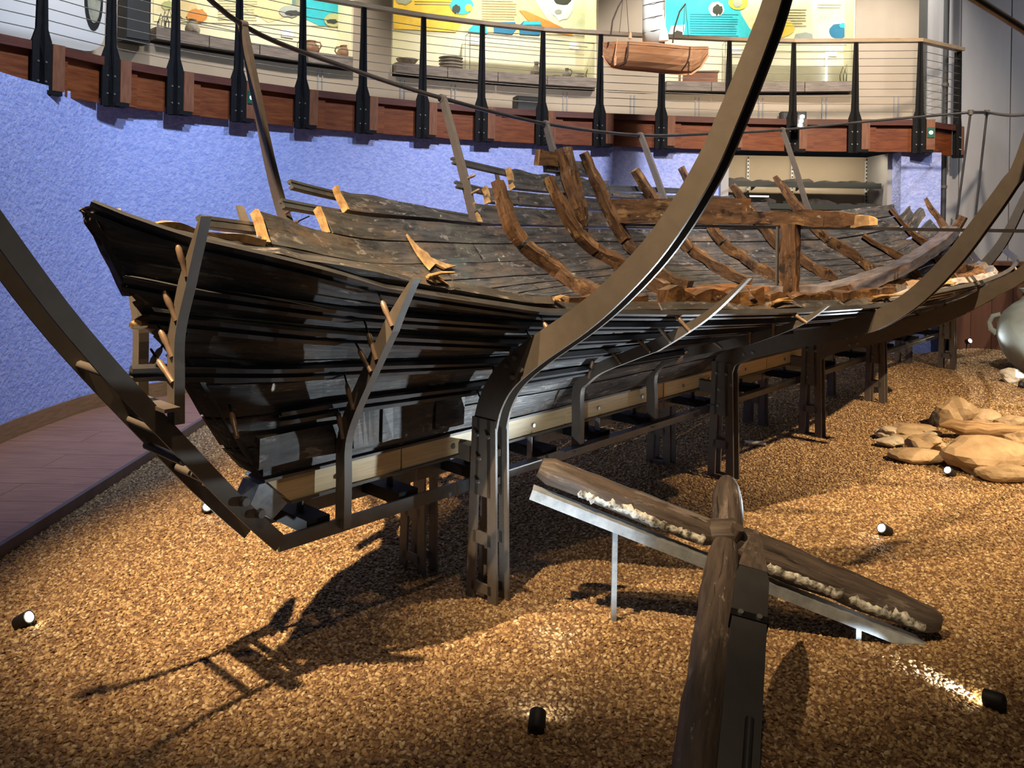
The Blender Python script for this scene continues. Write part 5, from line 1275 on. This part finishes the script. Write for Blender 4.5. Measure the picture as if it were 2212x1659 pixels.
# three-LED lamp on the gallery edge
p = at(1731, 262, 10.25); r = empty('led_lamp', p, 'bright triple LED lamp on the gallery edge', 'lamp')
obj('lamp_body', MB().box(p + V((0, .03, 0)), .10, .05, .17), 'black', r)
for k in range(3): obj('led', MB().tube([p + V((.012 * (1 - k), 0, .06 - .055 * k)), p + V((.012 * (1 - k), -.012, .06 - .055 * k))], .022, 10), M['lens'], r)

# ------------------------------------------------------------------ hanging ship model
Ym = 8.2
def mp(px, py, y=Ym): return at(px, py, y)
md_ = empty('ship_model', mp(1420, 150), 'hanging wooden ship model with tall sail in front of the gallery', 'model')
secs = [(1306, 84, 112, .01), (1312, 86, 124, .05), (1320, 87, 134, .09), (1330, 88, 140, .13), (1360, 90, 143, .17), (1400, 93, 146, .18), (1440, 96, 150, .17), (1475, 98, 153, .14), (1500, 98, 153, .10), (1520, 96, 140, .06), (1538, 94, 112, .012)]
vs, fs, us = [], [], []; nprof = 9
for i, (px, t_, b_, hw) in enumerate(secs):
    pt, pb = mp(px, t_), mp(px, b_)
    for k in range(nprof):
        u_ = -1 + 2 * k / (nprof - 1); z = pb.z + (pt.z - pb.z) * abs(u_) ** 1.8; vs.append(V((pt.x, Ym + .15 - u_ * hw * (1 if abs(u_) < .99 else 1), z)))
for i in range(len(secs) - 1):
    for k in range(nprof - 1):
        a = i * nprof + k; fs.append((a, a + nprof, a + nprof + 1, a + 1)); us.append(((i * .1, k * .06), (i * .1 + .1, k * .06), (i * .1 + .1, k * .06 + .06), (i * .1, k * .06 + .06)))
mb = MB().add(vs, fs, us); o = obj('model_hull', mb, 'model_wood', md_); sol = o.modifiers.new('thickness', 'SOLIDIFY'); sol.thickness = .012
obj('model_deck', MB().prism([V((mp(px, t_ + 4).x, Ym + .15 - s_ * hw * .95, mp(px, t_ + 5).z)) for s_, rng in ((1, secs), (-1, secs[::-1])) for px, t_, b_, hw in rng], V((0, 0, -.004))), 'model_wood', md_)
obj('model_keel', MB().sweep([V((mp(px, b_ + 2).x, Ym + .15, mp(px, b_ + 1).z)) for px, t_, b_, hw in secs], V((0, 1, 0)), .012, .02), 'model_wood', md_)
obj('steering_oar', MB().tube([mp(1334, 84, Ym - .02), mp(1330, 110, Ym - .03), mp(1328, 124, Ym - .03)], .007, 6), 'model_wood', md_); obj('oar_blade', MB().prism([mp(1326, 122, Ym - .03), mp(1332, 122, Ym - .03), mp(1331, 140, Ym - .03), mp(1327, 142, Ym - .03)], V((0, .012, 0))), 'model_wood', md_)
for px in (1357, 1490): obj('hull_strap', MB().tube([mp(px, 90 if px < 1400 else 102, Ym - .04), mp(px - 1, 120, Ym - .06), mp(px - 6, 136, Ym - .05), mp(px - 18, 142 if px < 1400 else 153, Ym + .02)], .008, 6), 'rope', md_)
obj('mast', MB().tube([mp(1426, 100, Ym + .15), mp(1412, -160, Ym + .15)], .012, 8), 'rope', md_)
sv = []; sf = []
for i in range(9):
    for j in range(7):
        px = 1388 + (1436 - 1388) * j / 6 + (3 - i * .5 if j == 6 else 0); py = -150 + 240 * i / 8 + j * .5; sv.append(mp(px, py, Ym + .12 - .05 * math.sin(j / 6 * math.pi) * (.4 + .6 * i / 8)))
for i in range(8):
    for j in range(6): a = i * 7 + j; sf.append((a, a + 1, a + 8, a + 7))
o = obj('sail', MB().add(sv, sf, None, True), 'sail', md_); o.modifiers.new('thickness', 'SOLIDIFY').thickness = .004
for i in range(0, 9):
    py = -150 + 240 * i / 8 + 8; obj('sail_seam', MB().tube([mp(1389, py + 4, Ym + .11), mp(1412, py - 2, Ym + .06), mp(1436, py - 6, Ym + .11)], .003, 5), 'rope', md_)
obj('furled_cloth', MB().tube([mp(1434, 22, Ym + .1), mp(1432, 50, Ym + .08), mp(1434, 70, Ym + .08), mp(1434, 88, Ym + .08)], [.004, .02, .042, .05], 10, jit=.01), 'sail_white', md_)
obj('yard_rope', MB().tube([mp(1319, 78, Ym), mp(1323, 45, Ym), mp(1335, 15, Ym), mp(1350, -10, Ym)], .008, 6), 'rope', md_)
obj('yard_rope', MB().tube([mp(1453, 93, Ym), mp(1457, 60, Ym), mp(1468, 25, Ym), mp(1481, 8, Ym)], .008, 6), 'rope', md_)
for a, b_ in (((1338, 70), (1347, -20)), ((1358, 70), (1352, -20)), ((1476, 70), (1479, 10)), ((1487, 80), (1481, 10))): obj('stay', MB().tube([mp(*a), mp(*b_)], .003, 5), 'rope', md_)
obj('stem_knob', MB().tube([mp(1362, 70, Ym), mp(1361, 84, Ym)], [.012, .02], 8), 'model_wood', md_)
for a, b_ in (((1105, 255), (1140, 308)), ((1128, 262), (1162, 316)), ((1186, 280), (1215, 312))):
    pass
